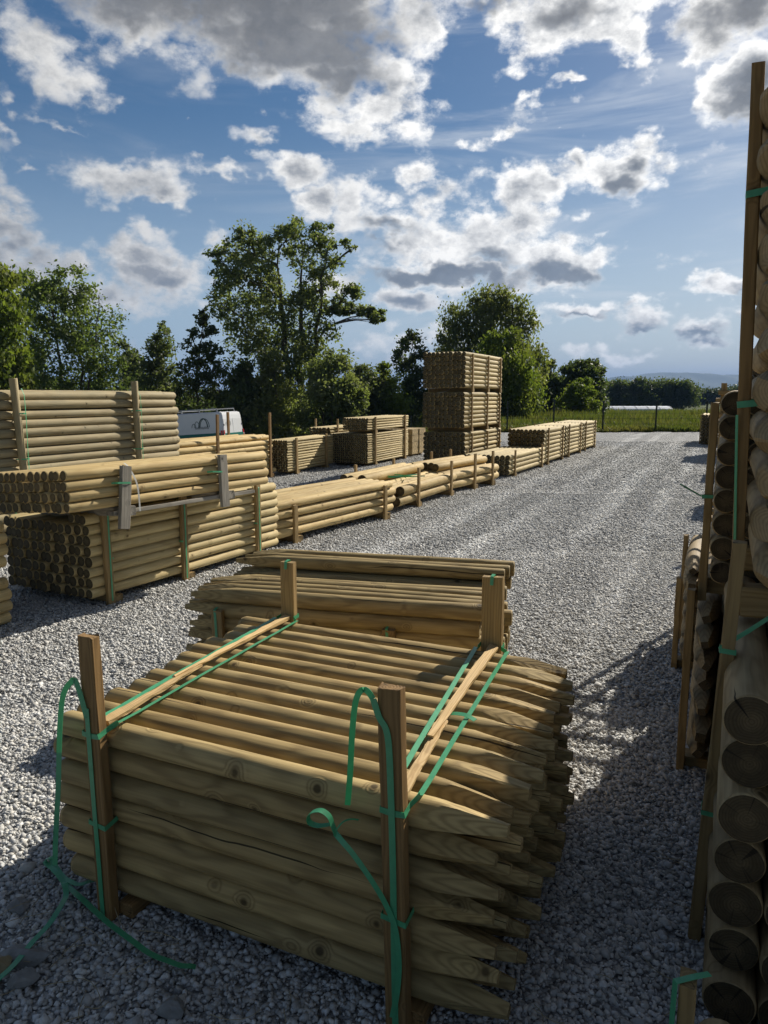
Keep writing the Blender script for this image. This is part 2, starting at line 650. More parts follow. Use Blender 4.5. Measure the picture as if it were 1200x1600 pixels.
FTOP = FZ0 + NZF * FPZ + 0.004
for xb in (0.02, SPAN):
    obj('bearer', beam_mesh(FW + .04, 0.06, FZ0 - .006, W_STAKE, 1), front, (xb + 0.03, 0.0, (FZ0 - .006) / 2), (0, 0, math.pi / 2))


def fstake(x, y, ztop, w, t, lean=0.0, mat=W_STAKE, var=0, z0=0.0, leany=0.0):
    o = bpy.data.objects.new('upright_stake', beam_mesh(ztop - z0, w, t, mat, var, seg=10, rough=0.0012))
    link(o, front)
    o.matrix_local = (Matrix.Translation((x, y, z0)) @ Matrix.Rotation(lean, 4, 'Y') @ Matrix.Rotation(leany, 4, 'X') @ Matrix.Rotation(-math.pi / 2, 4, 'Y')
                      @ Matrix.Rotation(math.pi / 2, 4, 'X'))
    return o


fstake(0.0, -0.020, 0.905, 0.058, 0.034, -0.012, W_STAKE, 3)
fstake(SPAN, -0.021, 0.915, 0.060, 0.036, -0.025, W_STAKE, 5)
fstake(-0.07, FW + 0.024, 0.875, 0.066, 0.034, 0.0, W_STAKE2, 6)
fstake(0.865, FW + 0.024, 0.905, 0.082, 0.034, 0.0, W_STAKE2, 7)


def fstrap(pts, w=(1, 0, 0), width=0.017, smooth=0, mat=None):
    if smooth:
        pts = spline(pts, smooth)
    return obj('strap', ribbon_mesh(pts, w, width, 0.0012, mat), front)


def rib(pts, up=(0, 0, 1)):
    """Width directions for a band lying flat on the ground."""
    P = [Vector(p) for p in pts]
    out = []
    for i in range(len(P)):
        tg = P[min(i + 1, len(P) - 1)] - P[max(i - 1, 0)]
        w = tg.cross(Vector(up))
        out.append(w.normalized() if w.length > 1e-6 else Vector((1, 0, 0)))
    return out


ZS = FTOP + 0.004
for (xf, xb, wf, wb) in ((0.0 - .008, -0.07, 0.058, 0.066), (SPAN - .012, 0.865, 0.060, 0.082)):
    zf = FTOP - 0.012
    q, e = wf / 2 + .003, wb / 2 + .004
    # loop round both stakes, lying across the top of the posts on each side of the batten
    pts = [(xf + q + .012, 0.03, zf + .02), (xf + q, -0.004, zf + .008), (xf + q, -0.0395, zf), (xf, -0.0405, zf - .002), (xf - q, -0.0395, zf), (xf - q, -0.004, zf + .008), (xf - q, 0.03, zf + .02)]
    obj('strap', ribbon_mesh(pts, (0, 0, 1), 0.017), front)
    for sx in (1, -1):
        a = Vector((xf + sx * (q + .012 if sx > 0 else q), 0.028, zf + .02))
        b = Vector((xb + sx * (e + (.03 if sx > 0 else 0.006)), FW - .02, ZS + .004))
        m1 = a.lerp(b, .08)
        m1.z = ZS + .002
        pp = [a, m1] + [a.lerp(b, f) * 1 for f in (.25, .4, .55, .7, .85)] + [b]
        for i, v in enumerate(pp[2:]):
            v.z = ZS + .0045 + 0.0012 * (i % 2)
        fstrap(pp, (1, 0, .15 * sx), 0.016)
    pts = [(xb + e + .026, FW - .022, ZS + .004), (xb + e, FW + .0, ZS + .006), (xb + e, FW + .045, ZS + .008), (xb - e, FW + .045, ZS + .008), (xb - e, FW - .02, ZS + .004)]
    obj('strap', ribbon_mesh(pts, (0, 0, 1), 0.017), front)
    # lower wrap part way down the stake
    zm = FZ0 + 3.02 * FPZ + .03
    pts = [(xf + .003 - q, 0.012, zm), (xf + .003 - q, -0.0398, zm - .004), (xf + .004 + q, -0.0398, zm - .012), (xf + .004 + q, 0.02, zm - .002)]
    obj('strap', ribbon_mesh(pts, (0, 0, 1), 0.016), front)

# battens split along their length, between the straps
def batten(p0, p1, w, h, var, roll=0.0, taper=0.35):
    p0, p1 = Vector(p0), Vector(p1)
    dv = p1 - p0
    me = beam_mesh(round(dv.length, 2), w, h, W_BATTEN, var, seg=12, rough=0.0022, taper=taper)
    o = bpy.data.objects.new('batten', me)
    link(o, front)
    rot = dv.to_track_quat('X', 'Z').to_matrix().to_4x4()
    o.matrix_local = Matrix.Translation(p0) @ rot @ Matrix.Rotation(roll, 4, 'X')


batten((0.0, 0.01, FTOP + .010), (-0.03, 0.50, FTOP + .018), 0.030, 0.014, 11, 0.15, 0.5)
batten((-0.062, FW - .005, FTOP + .014), (-0.032, 0.36, FTOP + .024), 0.030, 0.015, 12, -0.1, 0.6)
batten((SPAN - .01, 0.01, FTOP + .010), (SPAN - .05, 0.44, FTOP + .016), 0.032, 0.014, 13, 0.2, 0.5)
batten((0.88, FW - .005, FTOP + .014), (SPAN - .045, 0.30, FTOP + .025), 0.036, 0.015, 14, -0.15, 0.45)

# band running down the left stake, hanging in a loose arc beside it and trailing on the gravel
fstrap([(-0.012, -0.0435, 0.685), (-0.012, -0.0425, 0.66), (-0.010, -0.0415, 0.4), (-0.006, -0.0412, 0.2), (-0.003, -0.0412, 0.015)], (1, 0, 0), 0.017, 4)
arc = [(-0.012, -0.044, 0.66)] + [fplane(px, py, yy) for px, py, yy in
      ((119, 1066, -.047), (110, 1067, -.052), (101, 1080, -.057), (96, 1102, -.06), (93, 1150, -.065), (91, 1230, -.07), (87, 1310, -.075), (86, 1352, -.08))]
fstrap(arc, (1, 0.25, 0), 0.017, 6)
t0 = fground(86, 1366, .035)
tails = [
    [t0, fground(105, 1388), fground(150, 1430), fground(205, 1475, .025), fground(250, 1503), fground(285, 1514, .02), fground(306, 1517, .014)],
    [fground(100, 1384, .03), fground(103, 1405), fground(85, 1438, .025), fground(50, 1480), fground(5, 1530, .028), fground(-50, 1575)],
    [t0, fground(72, 1352, .03), fground(80, 1346, .045), fground(86, 1358, .03), fground(105, 1380, .02), fground(125, 1386), fground(150, 1380)],
]
for tl in tails:
    sp = spline(tl, 8)
    for i, p in enumerate(sp):
        p.z = max(p.z, .012) + 0.012 + 0.002 * math.sin(i * .6)
    obj('strap', ribbon_mesh(sp, rib(sp), 0.017, 0.0012), front)

# band on the right stake, rising over its top and hanging down beside it
fstrap([fplane(583, 1092, -.045), fplane(592, 1120, -.0445), (SPAN - .022, -0.0435, 0.80), (SPAN - .014, -0.043, 0.66), (SPAN - .008, -0.0425, 0.45),
        (SPAN - .004, -0.042, 0.2), (SPAN, -0.042, 0.0)], (1, 0, 0), 0.017, 5)
fstrap([fplane(583, 1092, -.045), fplane(573, 1079, -.05), fplane(563, 1080, -.055), fplane(555, 1100, -.06), fplane(550, 1150, -.06), fplane(547, 1210, -.055), fplane(543, 1258, -.05)],
       (1, 0.4, 0), 0.0145, 7)
fstrap([fplane(520, 1287, -.05), fplane(498, 1290, -.05), fplane(483, 1284, -.06), fplane(484, 1271, -.07), fplane(500, 1266, -.07), fplane(514, 1275, -.065), fplane(520, 1290, -.06), fplane(526, 1305, -.055)],
       (0.2, 1, 0.3), 0.0145, 7)
fstrap([fplane(524, 1302, -.055), fplane(535, 1315, -.06), fplane(552, 1335, -.062), fplane(580, 1375, -.06), fplane(602, 1412, -.05), fplane(617, 1450, -.046), fplane(623, 1500, -.046), fplane(621, 1545, -.046), fplane(613, 1590, -.045)],
       (1, 0.2, 0.2), 0.0145, 7)
fstrap([fplane(523, 1300, -.055), fplane(535, 1285, -.05), fplane(548, 1280, -.03), fplane(560, 1281, -.01)], (0, 0, 1), 0.004, 6)
# loose end of the right top strap
fstrap([(SPAN - .055, 0.50, ZS + .008), (SPAN - .03, 0.50, ZS + .012), (SPAN + .0, 0.495, ZS + .014), (SPAN + .03, 0.485, ZS + .008)], (0, 1, .2), 0.017, 5)

# ================================================================== SECOND BUNDLE, BEHIND THE FIRST
P2 = np.array([-1.03, 3.655])
D2 = np.array([1.45, -0.36])
D2 = D2 / np.hypot(*D2)
sec = bundle('lower bundle of pointed posts behind the loosely strapped one, tips to the other side', 'post bundle', P2, D2, 1.52, 7, 8, 0.0765, W_FRONT2, 'R', bearer=0.03, kind='pointed',
             seg=24, rings=6, tipdir=-1, jx=0.03, jr=0.05, name='post_bundle', part='post', nvar=5, straps=False,
             extra=[(j, 8) for j in (6, 7, 8)] + [(j, k) for j in (7, 8) for k in range(8)], xshift=lambda j, k: .085 if j > 4 else (0.02 if k % 2 else -.02))
for (xb, zt) in ((0.20, .53), (1.09, .50)):
    o = bpy.data.objects.new('upright_stake', beam_mesh(zt, 0.06, 0.03, W_STAKE2, 8))
    link(o, sec)
    o.matrix_local = Matrix.Translation((xb, -.018, 0)) @ Matrix.Rotation(-math.pi / 2, 4, 'Y') @ Matrix.Rotation(math.pi / 2, 4, 'X')
    obj('strap', ribbon_mesh([(xb + .012, -.036, .0), (xb - .005, -.036, zt - .03), (xb - .01, -.03, zt + .004), (xb - .01, .0, zt + .01)], (1, 0, 0), .0135), sec)
for xb, zt in ((-.07, .875), (.865, .905)):
    obj('strap', ribbon_mesh([(xb, FW + .0, zt - .03), (xb, FW + .004, zt + .004), (xb, FW + .03, zt + .008), (xb, FW + .048, zt - .02)], (1, 0, 0), .0135), front)

# ================================================================== LEFT STACKS
nrm = lambda v: np.array(v[:2]) / np.hypot(*v[:2])
B1 = at(180, 945)[:2]
B3 = at(410, 873)[:2]
BD = nrm(B3 - B1)
BP = at(146, 951)[:2]
bundle('wide bundle of poles on the gravel beneath the tilted stack, green straps on three stakes', 'pole bundle', BP, BD, 2.36, 12, 8, 0.083, W_YEL2, 'R', bearer=0.065,
       stakes=((.15, .71, -.02), (.97, .76, 0.0), (2.0, .76, 0.0)), stake_w=0.065, stake_t=0.035, stake_mat=W_STAKE2, seg=18, rings=5, jx=.018, jr=.05,
       both=False, skip=lambda j, k: k == 7 and j > 2)
U1 = at(112, 803, .80)[:2]
U2 = at(422, 756, .80)[:2]
UD = nrm(U2 - U1)
uu = bundle('tilted stack of yellow poles with two grey leaning stakes, lying on the wide bundle', 'pole bundle', U1, UD, float(np.hypot(*(U2 - U1))), 13, 4, 0.0765, W_YEL, 'R',
            base=.725, bearer=0.075, stakes=((.40, .37, .16, -.09), (1.44, .38, .03, -.06)), stake_w=0.085, stake_t=0.035, stake_mat=W_OLD, bearer_mat=W_OLD,
            seg=18, rings=5, jx=.016, jr=.05, both=False, straps=False, vpitch=.97)
uu.rotation_euler = (-.075, 0, math.atan2(UD[1], UD[0]))
o = obj('bearer', beam_mesh(1.5, .09, .03, W_OLD, 4), uu, (.35, .05, .03), (0, 0, 0))
for xb, sl in ((.45, .03), (1.39, .02)):
    obj('strap', ribbon_mesh(spline([(xb + .05, .03, .385), (xb + .055, -.012, .35), (xb + .07 + sl, -.03, .22), (xb + .08 + sl, -.02, .02)], 5), (1, 0, 0), .014, .0012, STRAP_W), uu)
    obj('strap', ribbon_mesh([(xb - .10, .0, .25), (xb - .08, -.045, .25), (xb + .03, -.045, .24), (xb + .05, 0, .24)], (0, 0, 1), .014), uu)

CF = np.array([-3.0, 10.8])
CP = CF - 3.62 * ROAD
bundle('low bundle of weathered poles at the bottom of the tall weathered stack', 'pole bundle', CP, ROAD, 3.62, 9, 5, 0.107, W_GREY, 'R', bearer=0.08, stakes=((.9, .62), (2.75, .62)),
       stake_w=.06, both=False, seg=16, rings=4, straps=False)
cc = bundle('long weathered poles strapped between round posts, topmost on the tall stack', 'pole bundle', CP, ROAD, 3.62, 9, 9, 0.108, W_GREY, 'R', base=.62, bearer=0.08, stakes=(), seg=18, rings=5,
            jx=.03, jr=.03, vpitch=.98, xs_bearer=(.9, 2.7))
for xb, til in ((.93, -.05), (2.75, -.02)):
    o = bpy.data.objects.new('upright_stake', log_mesh(1.25, .085, W_GREY, 'round', 16, 3, 1))
    link(o, cc)
    o.matrix_local = Matrix.Translation((xb, -.048, -.08)) @ Matrix.Rotation(til, 4, 'Y') @ Matrix.Rotation(-math.pi / 2, 4, 'Y')
    obj('strap', ribbon_mesh([(xb + .07, -.006, 1.06), (xb + .045, -.075, .98), (xb + .03, -.095, .7), (xb + .02, -.095, .3), (xb + .02, -.095, -.05)], (1, 0.5, 0), .014), cc)
    for zz in (.27, .78):
        obj('strap', ribbon_mesh([(xb - .07, 0, zz), (xb - .045, -.085, zz), (xb, -.097, zz), (xb + .045, -.085, zz), (xb + .07, 0, zz)], (0, 0, 1), .014), cc)

AF = np.array([-2.63, 5.02])
for lab, base, be in (('lower bundle of orange-tinted poles, ends just showing beside the dark pole ends', 0.0, .012), ('upper bundle of pale orange poles resting on the other at the picture edge', .345, .07)):
    bundle(lab, 'pole bundle', AF - 2.5 * ROAD, ROAD, 2.5, 8, 4, 0.083, W_YEL, 'R', base=base, bearer=be,
           stakes=((.5, be + .34), (1.6, be + .34)), both=False, seg=18, rings=4, jx=.03, straps=False, stake_w=.05)

# ------------------------------------------------------------------ row of flat bundles beside the track
D1 = at(460, 850)[:2]
D2_ = at(600, 812)[:2]
DD = nrm(D2_ - D1)
bundle('low bundle of big yellow poles with plain stakes, first of the row along the track', 'pole bundle', D1 - .36 * DD, DD, 2.5, 8, 3, 0.102, W_YEL, 'R', bearer=.09,
       stakes=((.36, .43), (.36 + float(np.hypot(*(D2_ - D1))), .45)), stake_w=.06, stake_mat=W_STAKE2, seg=16, rings=4, jx=.05, jr=.05, straps=False,
       extra=[(j, 3) for j in (0, 1, 2, 3, 4, 6)], group=None)
E1 = at(652, 793)[:2]
E2 = at(703, 775)[:2]
ED = nrm(E2 - E1)
ee = bundle('thick yellow poles under a tangle of green strap, between two flat bundles', 'pole bundle', E1 - .5 * ED, ED, 2.15, 7, 2, 0.14, W_YEL, 'R', bearer=.08,
            stakes=((.5, .58), (1.87, .57)), stake_w=.06, stake_mat=W_STAKE2, seg=16, rings=4, jx=.12, jr=.06, straps=False, extra=[(j, 2) for j in (4, 5, 6)])
rn = random.Random(3)
for i in range(4):
    pts = [(rn.uniform(.5, 1.3), .25 + .2 * q + rn.uniform(-.1, .1), .375 + rn.uniform(0, .05)) for q in range(4)]
    obj('strap', ribbon_mesh(spline(pts, 6), (0, .4, 1), .016), ee)
F1 = at(740, 765)[:2]
F2 = at(768, 758)[:2]
F_D = nrm(F2 - F1)
bundle('short stack of thick yellow poles sagging to one side, four tall stakes', 'pole bundle', F1 - .75 * F_D, F_D, 1.95, 6, 2, 0.135, W_YEL, 'R', bearer=.09,
       stakes=((.75, .62), (1.5, .62)), stake_w=.06, stake_mat=W_STAKE2, seg=16, rings=4, jx=.12, jr=.05, straps=False, extra=[(j, 2) for j in (2, 3, 4, 5)])
G1 = at(803, 744)[:2]
G2 = at(845, 730)[:2]
GD = nrm(G2 - G1)
bundle('flat bundle of pale poles with dark ends in front of the three strapped cubes', 'pole bundle', G1 - .32 * GD, GD, .32 + float(np.hypot(*(G2 - G1))) + .3, 10, 4, 0.098, W_YEL2, 'R', bearer=.05,
       stakes=((.32, .52), (.32 + float(np.hypot(*(G2 - G1))), .52)), stake_w=.05, stake_mat=W_STAKE2, seg=14, rings=3, jx=.04, straps=False)
HP = at(850, 728)[:2]
HE = at(932, 698)[:2]
HD = nrm(HE - HP)
HL = float(np.hypot(*(HE - HP)))
for i, lab in enumerate(('pole bundle with dark round ends facing the camera, first of three by the track', 'middle one of three pole bundles standing end to end by the track',
                         'pole bundle at the far end of the three, next to the fence')):
    lL = HL / 3 - .14
    bundle(lab, 'pole bundle', HP + HD * (HL / 3) * i, HD, lL, 9, 8, 0.098, W_YEL2, 'R', bearer=.06, stakes=((.3, .86), (lL - .35, .86)), stake_w=.055, seg=12, rings=2, jx=.03, straps=False)

# ------------------------------------------------------------------ tower of three bundles
TP = np.array([1.69, 15.49])
for i, (lab, n) in enumerate((('bottom bundle of the tall three-tier tower of poles', 8), ('middle bundle of the tall three-tier tower of poles', 8), ('top bundle of the tall three-tier tower of poles', 8))):
    base = .835 * i
    tw = bundle(lab, 'pole bundle', TP + ROAD * (.04, -.02, 0.0)[i], ROAD, 2.75, 10, n, 0.095, W_YEL2, 'R', base=base, bearer=.085, stakes=((.42, .80), (1.55, .80), (2.55, .80)), stake_w=.055,
                stake_mat=W_STAKE2, seg=12, rings=2, jx=.025, jr=.03, straps=False, vpitch=.98)
    if i == 2:
        obj('strap', ribbon_mesh(spline([(-.03, .30, .25), (-.06, .28, .12), (-.05, .40, .02), (-.03, .62, -.01)], 6), (1, 0, .3), .014, .0012, STRAP_W), tw)

# ------------------------------------------------------------------ back row
I1 = at(463, 740)[:2]
I2 = at(507, 731)[:2]
ID = nrm(I2 - I1)
bundle('neat bundle of thin poles behind the flat row, next to the long dark stack', 'pole bundle', I1 - .35 * ID, ID, 2.15, 8, 12, 0.055, W_YEL2, 'R', bearer=.06, stakes=((.35, .74), (1.75, .76)), stake_w=.07,
       stake_mat=W_STAKE2, seg=10, rings=2, jx=.02, straps=False, both=False)
JF = at(430, 744)[:2]
JP = JF - 3.3 * ROAD
jj = bundle('untidy pile of long poles held by very tall stakes, before the white van', 'pole bundle', JP, ROAD, 3.3, 10, 7, 0.095, W_YEL, 'R', bearer=.08, stakes=((1.45, 1.27, .02), (3.12, 1.27, .0)),
            stake_w=.06, stake_mat=W_STAKE, seg=12, rings=3, jx=.10, jr=.05, straps=False, extra=[(j, 7) for j in (1, 2, 3, 4, 5, 6, 8)])
K1 = at(575, 729)[:2]
K2 = at(638, 715)[:2]
KD = nrm(K2 - K1)
KL = float(np.hypot(*(K2 - K1)))
bundle('deep bundle of very thin poles between the neat bundle and the sawn beams', 'pole bundle', K1, KD, KL, 18, 13, 0.053, W_YEL2, 'R', bearer=.06, stakes=((.4, .76), (KL - .3, .78)), stake_w=.06,
       stake_mat=W_STAKE2, seg=8, rings=1, jx=.02, straps=False, both=False, keep=lambda j, k: j < 7)
bundle('small bundle of thin poles lying on top of the deep one', 'pole bundle', K1, KD, KL, 11, 5, 0.058, W_YEL2, 'R', base=.755, bearer=.06, stakes=((.4, .36), (KL - .3, .36)), stake_w=.06, stake_mat=W_STAKE2,
       seg=8, rings=1, jx=.03, straps=False, both=False)
KLft = np.array([-KD[1], KD[0]])
bundle('bundle of thin poles with an uneven top, behind the deep bundle by the trees', 'pole bundle', K1 + KLft * 1.03 + KD * .12, KD, KL, 8, 12, 0.068, W_YEL2, 'R', bearer=.06, stakes=((.4, 1.05), (KL - .3, .95)), stake_w=.06,
       stake_mat=W_STAKE2, seg=8, rings=1, jx=.08, straps=False)
# sawn beams
MP = at(644, 713)[:2]
ms = empty('beam_stack', (MP[0], MP[1], 0), math.atan2(ROAD[1], ROAD[0]))
tag(ms, 'block of pale square sawn beams showing their ends, beside the tall pole tower', 'beam stack')
W_BEAM = wood("sawn_beam_wood", (0.50, 0.38, 0.2), (0.38, 0.27, 0.12), 0.35, ringsp=.012, knot=.2, endmul=.85)
for k in range(4):
    for j in range(6):
        obj('beam', beam_mesh(.9, .166, .162, W_BEAM, (j + k) % 3), ms, (j * .17 + .085, 0.01 * ((j * 7 + k * 3) % 3), .05 + .083 + k * .167), (0, 0, math.pi / 2))
for j in (.15, .8):
    obj('bearer', beam_mesh(1.02, .07, .046, W_STAKE2, 1), ms, (0, j, .023))

# ================================================================== RIGHT STACKS
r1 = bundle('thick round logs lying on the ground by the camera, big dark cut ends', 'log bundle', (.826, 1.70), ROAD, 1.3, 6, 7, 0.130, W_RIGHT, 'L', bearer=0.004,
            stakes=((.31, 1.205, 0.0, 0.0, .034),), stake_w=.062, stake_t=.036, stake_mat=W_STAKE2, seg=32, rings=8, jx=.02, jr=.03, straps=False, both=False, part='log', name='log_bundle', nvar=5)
q = .034
for zz, dz in ((.41, .012), (.90, .02)):
    yo = .043 - .034 * zz
    obj('strap', ribbon_mesh([(.31 - q, -.03, zz), (.31 - q, yo, zz + .002), (.31 + q, yo, zz - dz * .4), (.31 + q + .005, -.03, zz - dz)], (0, 0, 1), .014), r1)
obj('strap', ribbon_mesh([(.31 - q, .012, .905), (.31 - q + .01, -.01, .925), (.34, -.06, .95), (.47, -.16, 1.0)], (0, .3, 1), .013), r1)
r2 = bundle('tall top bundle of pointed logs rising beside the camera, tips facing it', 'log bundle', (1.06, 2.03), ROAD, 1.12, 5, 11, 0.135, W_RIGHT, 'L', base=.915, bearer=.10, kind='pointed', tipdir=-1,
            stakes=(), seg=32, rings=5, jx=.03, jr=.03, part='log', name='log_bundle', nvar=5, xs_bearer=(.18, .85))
o = bpy.data.objects.new('upright_stake', beam_mesh(1.63, .052, .036, W_STAKE, 9, seg=10))
link(o, r2)
o.matrix_local = Matrix.Translation((.255, .045, -.0)) @ Matrix.Rotation(.022, 4, 'X') @ Matrix.Rotation(-math.pi / 2, 4, 'Y') @ Matrix.Rotation(math.pi / 2, 4, 'X')
r2.rotation_euler = (-.052, 0, math.atan2(ROAD[1], ROAD[0]))
for zz in (.66, 1.27):
    yo = .045 - .022 * zz
    obj('strap', ribbon_mesh([(.255 - .03, -.10, zz + .01), (.255 - .03, yo + .019, zz), (.255 + .03, yo + .019, zz), (.255 + .03, -.02, zz + .01)], (0, 0, 1), .02), r2)
obj('strap', ribbon_mesh([(.222, .05, .63), (.222, .05, .3), (.226, .05, .05)], (1, 1, 0), .010), r2)
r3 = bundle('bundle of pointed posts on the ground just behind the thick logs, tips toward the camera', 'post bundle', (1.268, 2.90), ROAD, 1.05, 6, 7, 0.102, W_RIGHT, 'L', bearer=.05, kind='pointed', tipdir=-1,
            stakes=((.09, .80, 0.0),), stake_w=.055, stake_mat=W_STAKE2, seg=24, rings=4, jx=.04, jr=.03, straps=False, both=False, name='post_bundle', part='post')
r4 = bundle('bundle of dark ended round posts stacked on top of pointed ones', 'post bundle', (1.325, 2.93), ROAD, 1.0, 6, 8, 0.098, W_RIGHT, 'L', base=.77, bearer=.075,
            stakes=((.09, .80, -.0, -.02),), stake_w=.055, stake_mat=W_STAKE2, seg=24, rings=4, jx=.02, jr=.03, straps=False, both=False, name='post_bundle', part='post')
obj('strap', ribbon_mesh([(.06, .0, .42), (.058, .045, .42), (.122, .045, .41), (.124, 0, .41)], (0, 0, 1), .014), r4)
obj('strap', ribbon_mesh(spline([(.06, .046, .42), (.05, .08, .44), (.03, .13, .47)], 4), (0, 0.3, 1), .006), r4)
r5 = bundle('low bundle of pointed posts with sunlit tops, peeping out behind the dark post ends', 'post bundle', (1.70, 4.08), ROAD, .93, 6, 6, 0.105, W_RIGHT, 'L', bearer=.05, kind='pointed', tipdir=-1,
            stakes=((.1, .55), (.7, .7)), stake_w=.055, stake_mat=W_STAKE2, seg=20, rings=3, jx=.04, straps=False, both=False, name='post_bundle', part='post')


def rline(Y, off=0.0):
    return np.array([1.28 + .455 * (Y - 2.99) + off, Y])


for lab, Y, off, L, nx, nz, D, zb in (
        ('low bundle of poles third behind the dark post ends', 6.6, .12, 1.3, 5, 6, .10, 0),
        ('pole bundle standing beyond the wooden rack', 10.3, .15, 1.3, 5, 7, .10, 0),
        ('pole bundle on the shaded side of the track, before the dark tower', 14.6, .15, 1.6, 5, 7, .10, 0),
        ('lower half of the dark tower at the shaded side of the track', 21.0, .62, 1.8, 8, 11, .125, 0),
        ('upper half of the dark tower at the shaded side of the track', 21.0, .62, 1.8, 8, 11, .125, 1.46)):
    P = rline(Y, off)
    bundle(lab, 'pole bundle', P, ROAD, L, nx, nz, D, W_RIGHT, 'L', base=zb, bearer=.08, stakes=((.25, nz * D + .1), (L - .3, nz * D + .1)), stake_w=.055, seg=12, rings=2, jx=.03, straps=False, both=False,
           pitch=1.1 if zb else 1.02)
P6 = at(1093, 695)[:2]
bundle('isolated dark bundle of poles at the far end of the track by the fence', 'pole bundle', P6, ROAD, 2.4, 9, 9, 0.105, W_YEL2, 'L', bearer=.06, stakes=((.4, .98), (2.0, .98)), stake_w=.055, seg=12, rings=2, jx=.03,
       straps=False, both=False)
# the low bundle right beside the camera
P0r = np.array([.72, 1.50]) - 1.2 * ROAD
r0 = bundle('low bundle of logs beside the camera, only its end and a strapped stake showing', 'log bundle', P0r, ROAD, 1.2, 4, 2, 0.1, W_RIGHT, 'L', bearer=.004, stakes=((1.06, .385),), stake_w=.055, stake_mat=W_STAKE2,
            seg=24, rings=4, jx=.02, straps=False, both=False, name='log_bundle', part='log')
obj('strap', ribbon_mesh([(1.03, .048, .0), (1.03, .046, .34), (1.035, .045, .388), (1.06, .01, .392), (1.085, -.02, .39)], (0.6, 0.6, 0), .014), r0)

# wooden rack
rk = empty('wooden_rack', (2.30, 5.05, 0), math.atan2(ROAD[1], ROAD[0]))
tag(rk, 'open rack of sawn timber with crossed braces behind the dark posts', 'rack')
for x in (0, .42):
    for y in (0, -.42):
        obj('upright', beam_mesh(1.68, .036, .03, W_STAKE2, 2), rk, (x, y, 0), UP)
for z in (1.62, 1.47, .8, .2):
    obj('rail', beam_mesh(.5, .045, .026, W_STAKE2, 3), rk, (-.033, .03, z), (0, 0, -math.pi / 2))
    obj('rail', beam_mesh(.5, .045, .026, W_STAKE2, 3), rk, (.453, .03, z), (0, 0, -math.pi / 2))
    obj('rail', beam_mesh(.5, .03, .024, W_STAKE2, 3), rk, (-.04, .03, z - .05), (0, 0, 0))
obj('brace', beam_mesh(.62, .025, .014, W_STAKE2, 5), rk, (-.055, -.02, 1.1), (0, -.9, -1.57))
obj('brace', beam_mesh(.62, .022, .012, W_BATTEN, 5), rk, (-.075, -.40, 1.1), (0, -.9, 1.57))
obj('brace', beam_mesh(.55, .02, .01, W_BATTEN, 5), rk, (.0, -.12, 1.3), (0, -1.45, -.6))

# ================================================================== GROUND
def field_mat():
    m, t, b = new_mat("meadow")
    tc = t.add('ShaderNodeTexCoord')
    P = tc.outputs['Object']
    n1 = t.noise(P, .09, 4)
    n2 = t.noise(P, 1.3, 5, .65)
    n3 = t.noise(P, 14.0, 3, .7)
    c = t.mix(t.step(.35, .65, n1), (.055, .085, .02), (.095, .115, .03))
    c = t.mix(t.m('MULTIPLY', t.step(.45, .75, n2), .6), c, (.13, .13, .045))
    c = t.mix(t.m('MULTIPLY', n3, .5), c, (.03, .05, .012))
    t.put(b.inputs['Base Color'], c)
    b.inputs['Roughness'].default_value = .9
    b.inputs['Specular IOR Level'].default_value = .1
    t.put(b.inputs['Normal'], t.bump(t.m('ADD', n2, n3), .8, .15))
    return m


def tracks(t, P):
    s = t.sep(P)
    across = t.m('SUBTRACT', t.m('MULTIPLY', s[0], .908), t.m('MULTIPLY', s[1], .418))
    along = t.m('ADD', t.m('MULTIPLY', s[0], .418), t.m('MULTIPLY', s[1], .908))
    wav = t.noise(t.comb(0.0, t.m('MULTIPLY', along, .12), 0.0), 1.0, 2)
    ac = t.m('MULTIPLY_ADD', t.m('SUBTRACT', wav, .5), .8, across)
    # wheel tracks: compacted paler strips along the drive, with painted shadows of gravel ridges between
    tr = None
    for c0, w in ((-3.15, .30), (-2.35, .20), (-1.45, .30), (-.75, .18)):
        d = t.m('ABSOLUTE', t.m('SUBTRACT', ac, c0))
        k = t.step(w, w * .25, d)
        tr = k if tr is None else t.m('MAXIMUM', tr, k)
    patch = t.noise(t.comb(t.m('MULTIPLY', across, .9), t.m('MULTIPLY', along, .22), 0.0), 1.0, 4, .6)
    tr = t.m('MULTIPLY', tr, t.step(.32, .6, patch))
    tr = t.m('MULTIPLY', tr, t.step(3.5, 7.0, along))
    ridge = t.noise(t.comb(t.m('MULTIPLY', across, 6.0), t.m('MULTIPLY', along, .5), 0.0), 1.0, 3, .6)  # streaks used for bump and for painted ridge shade
    return tr, ridge


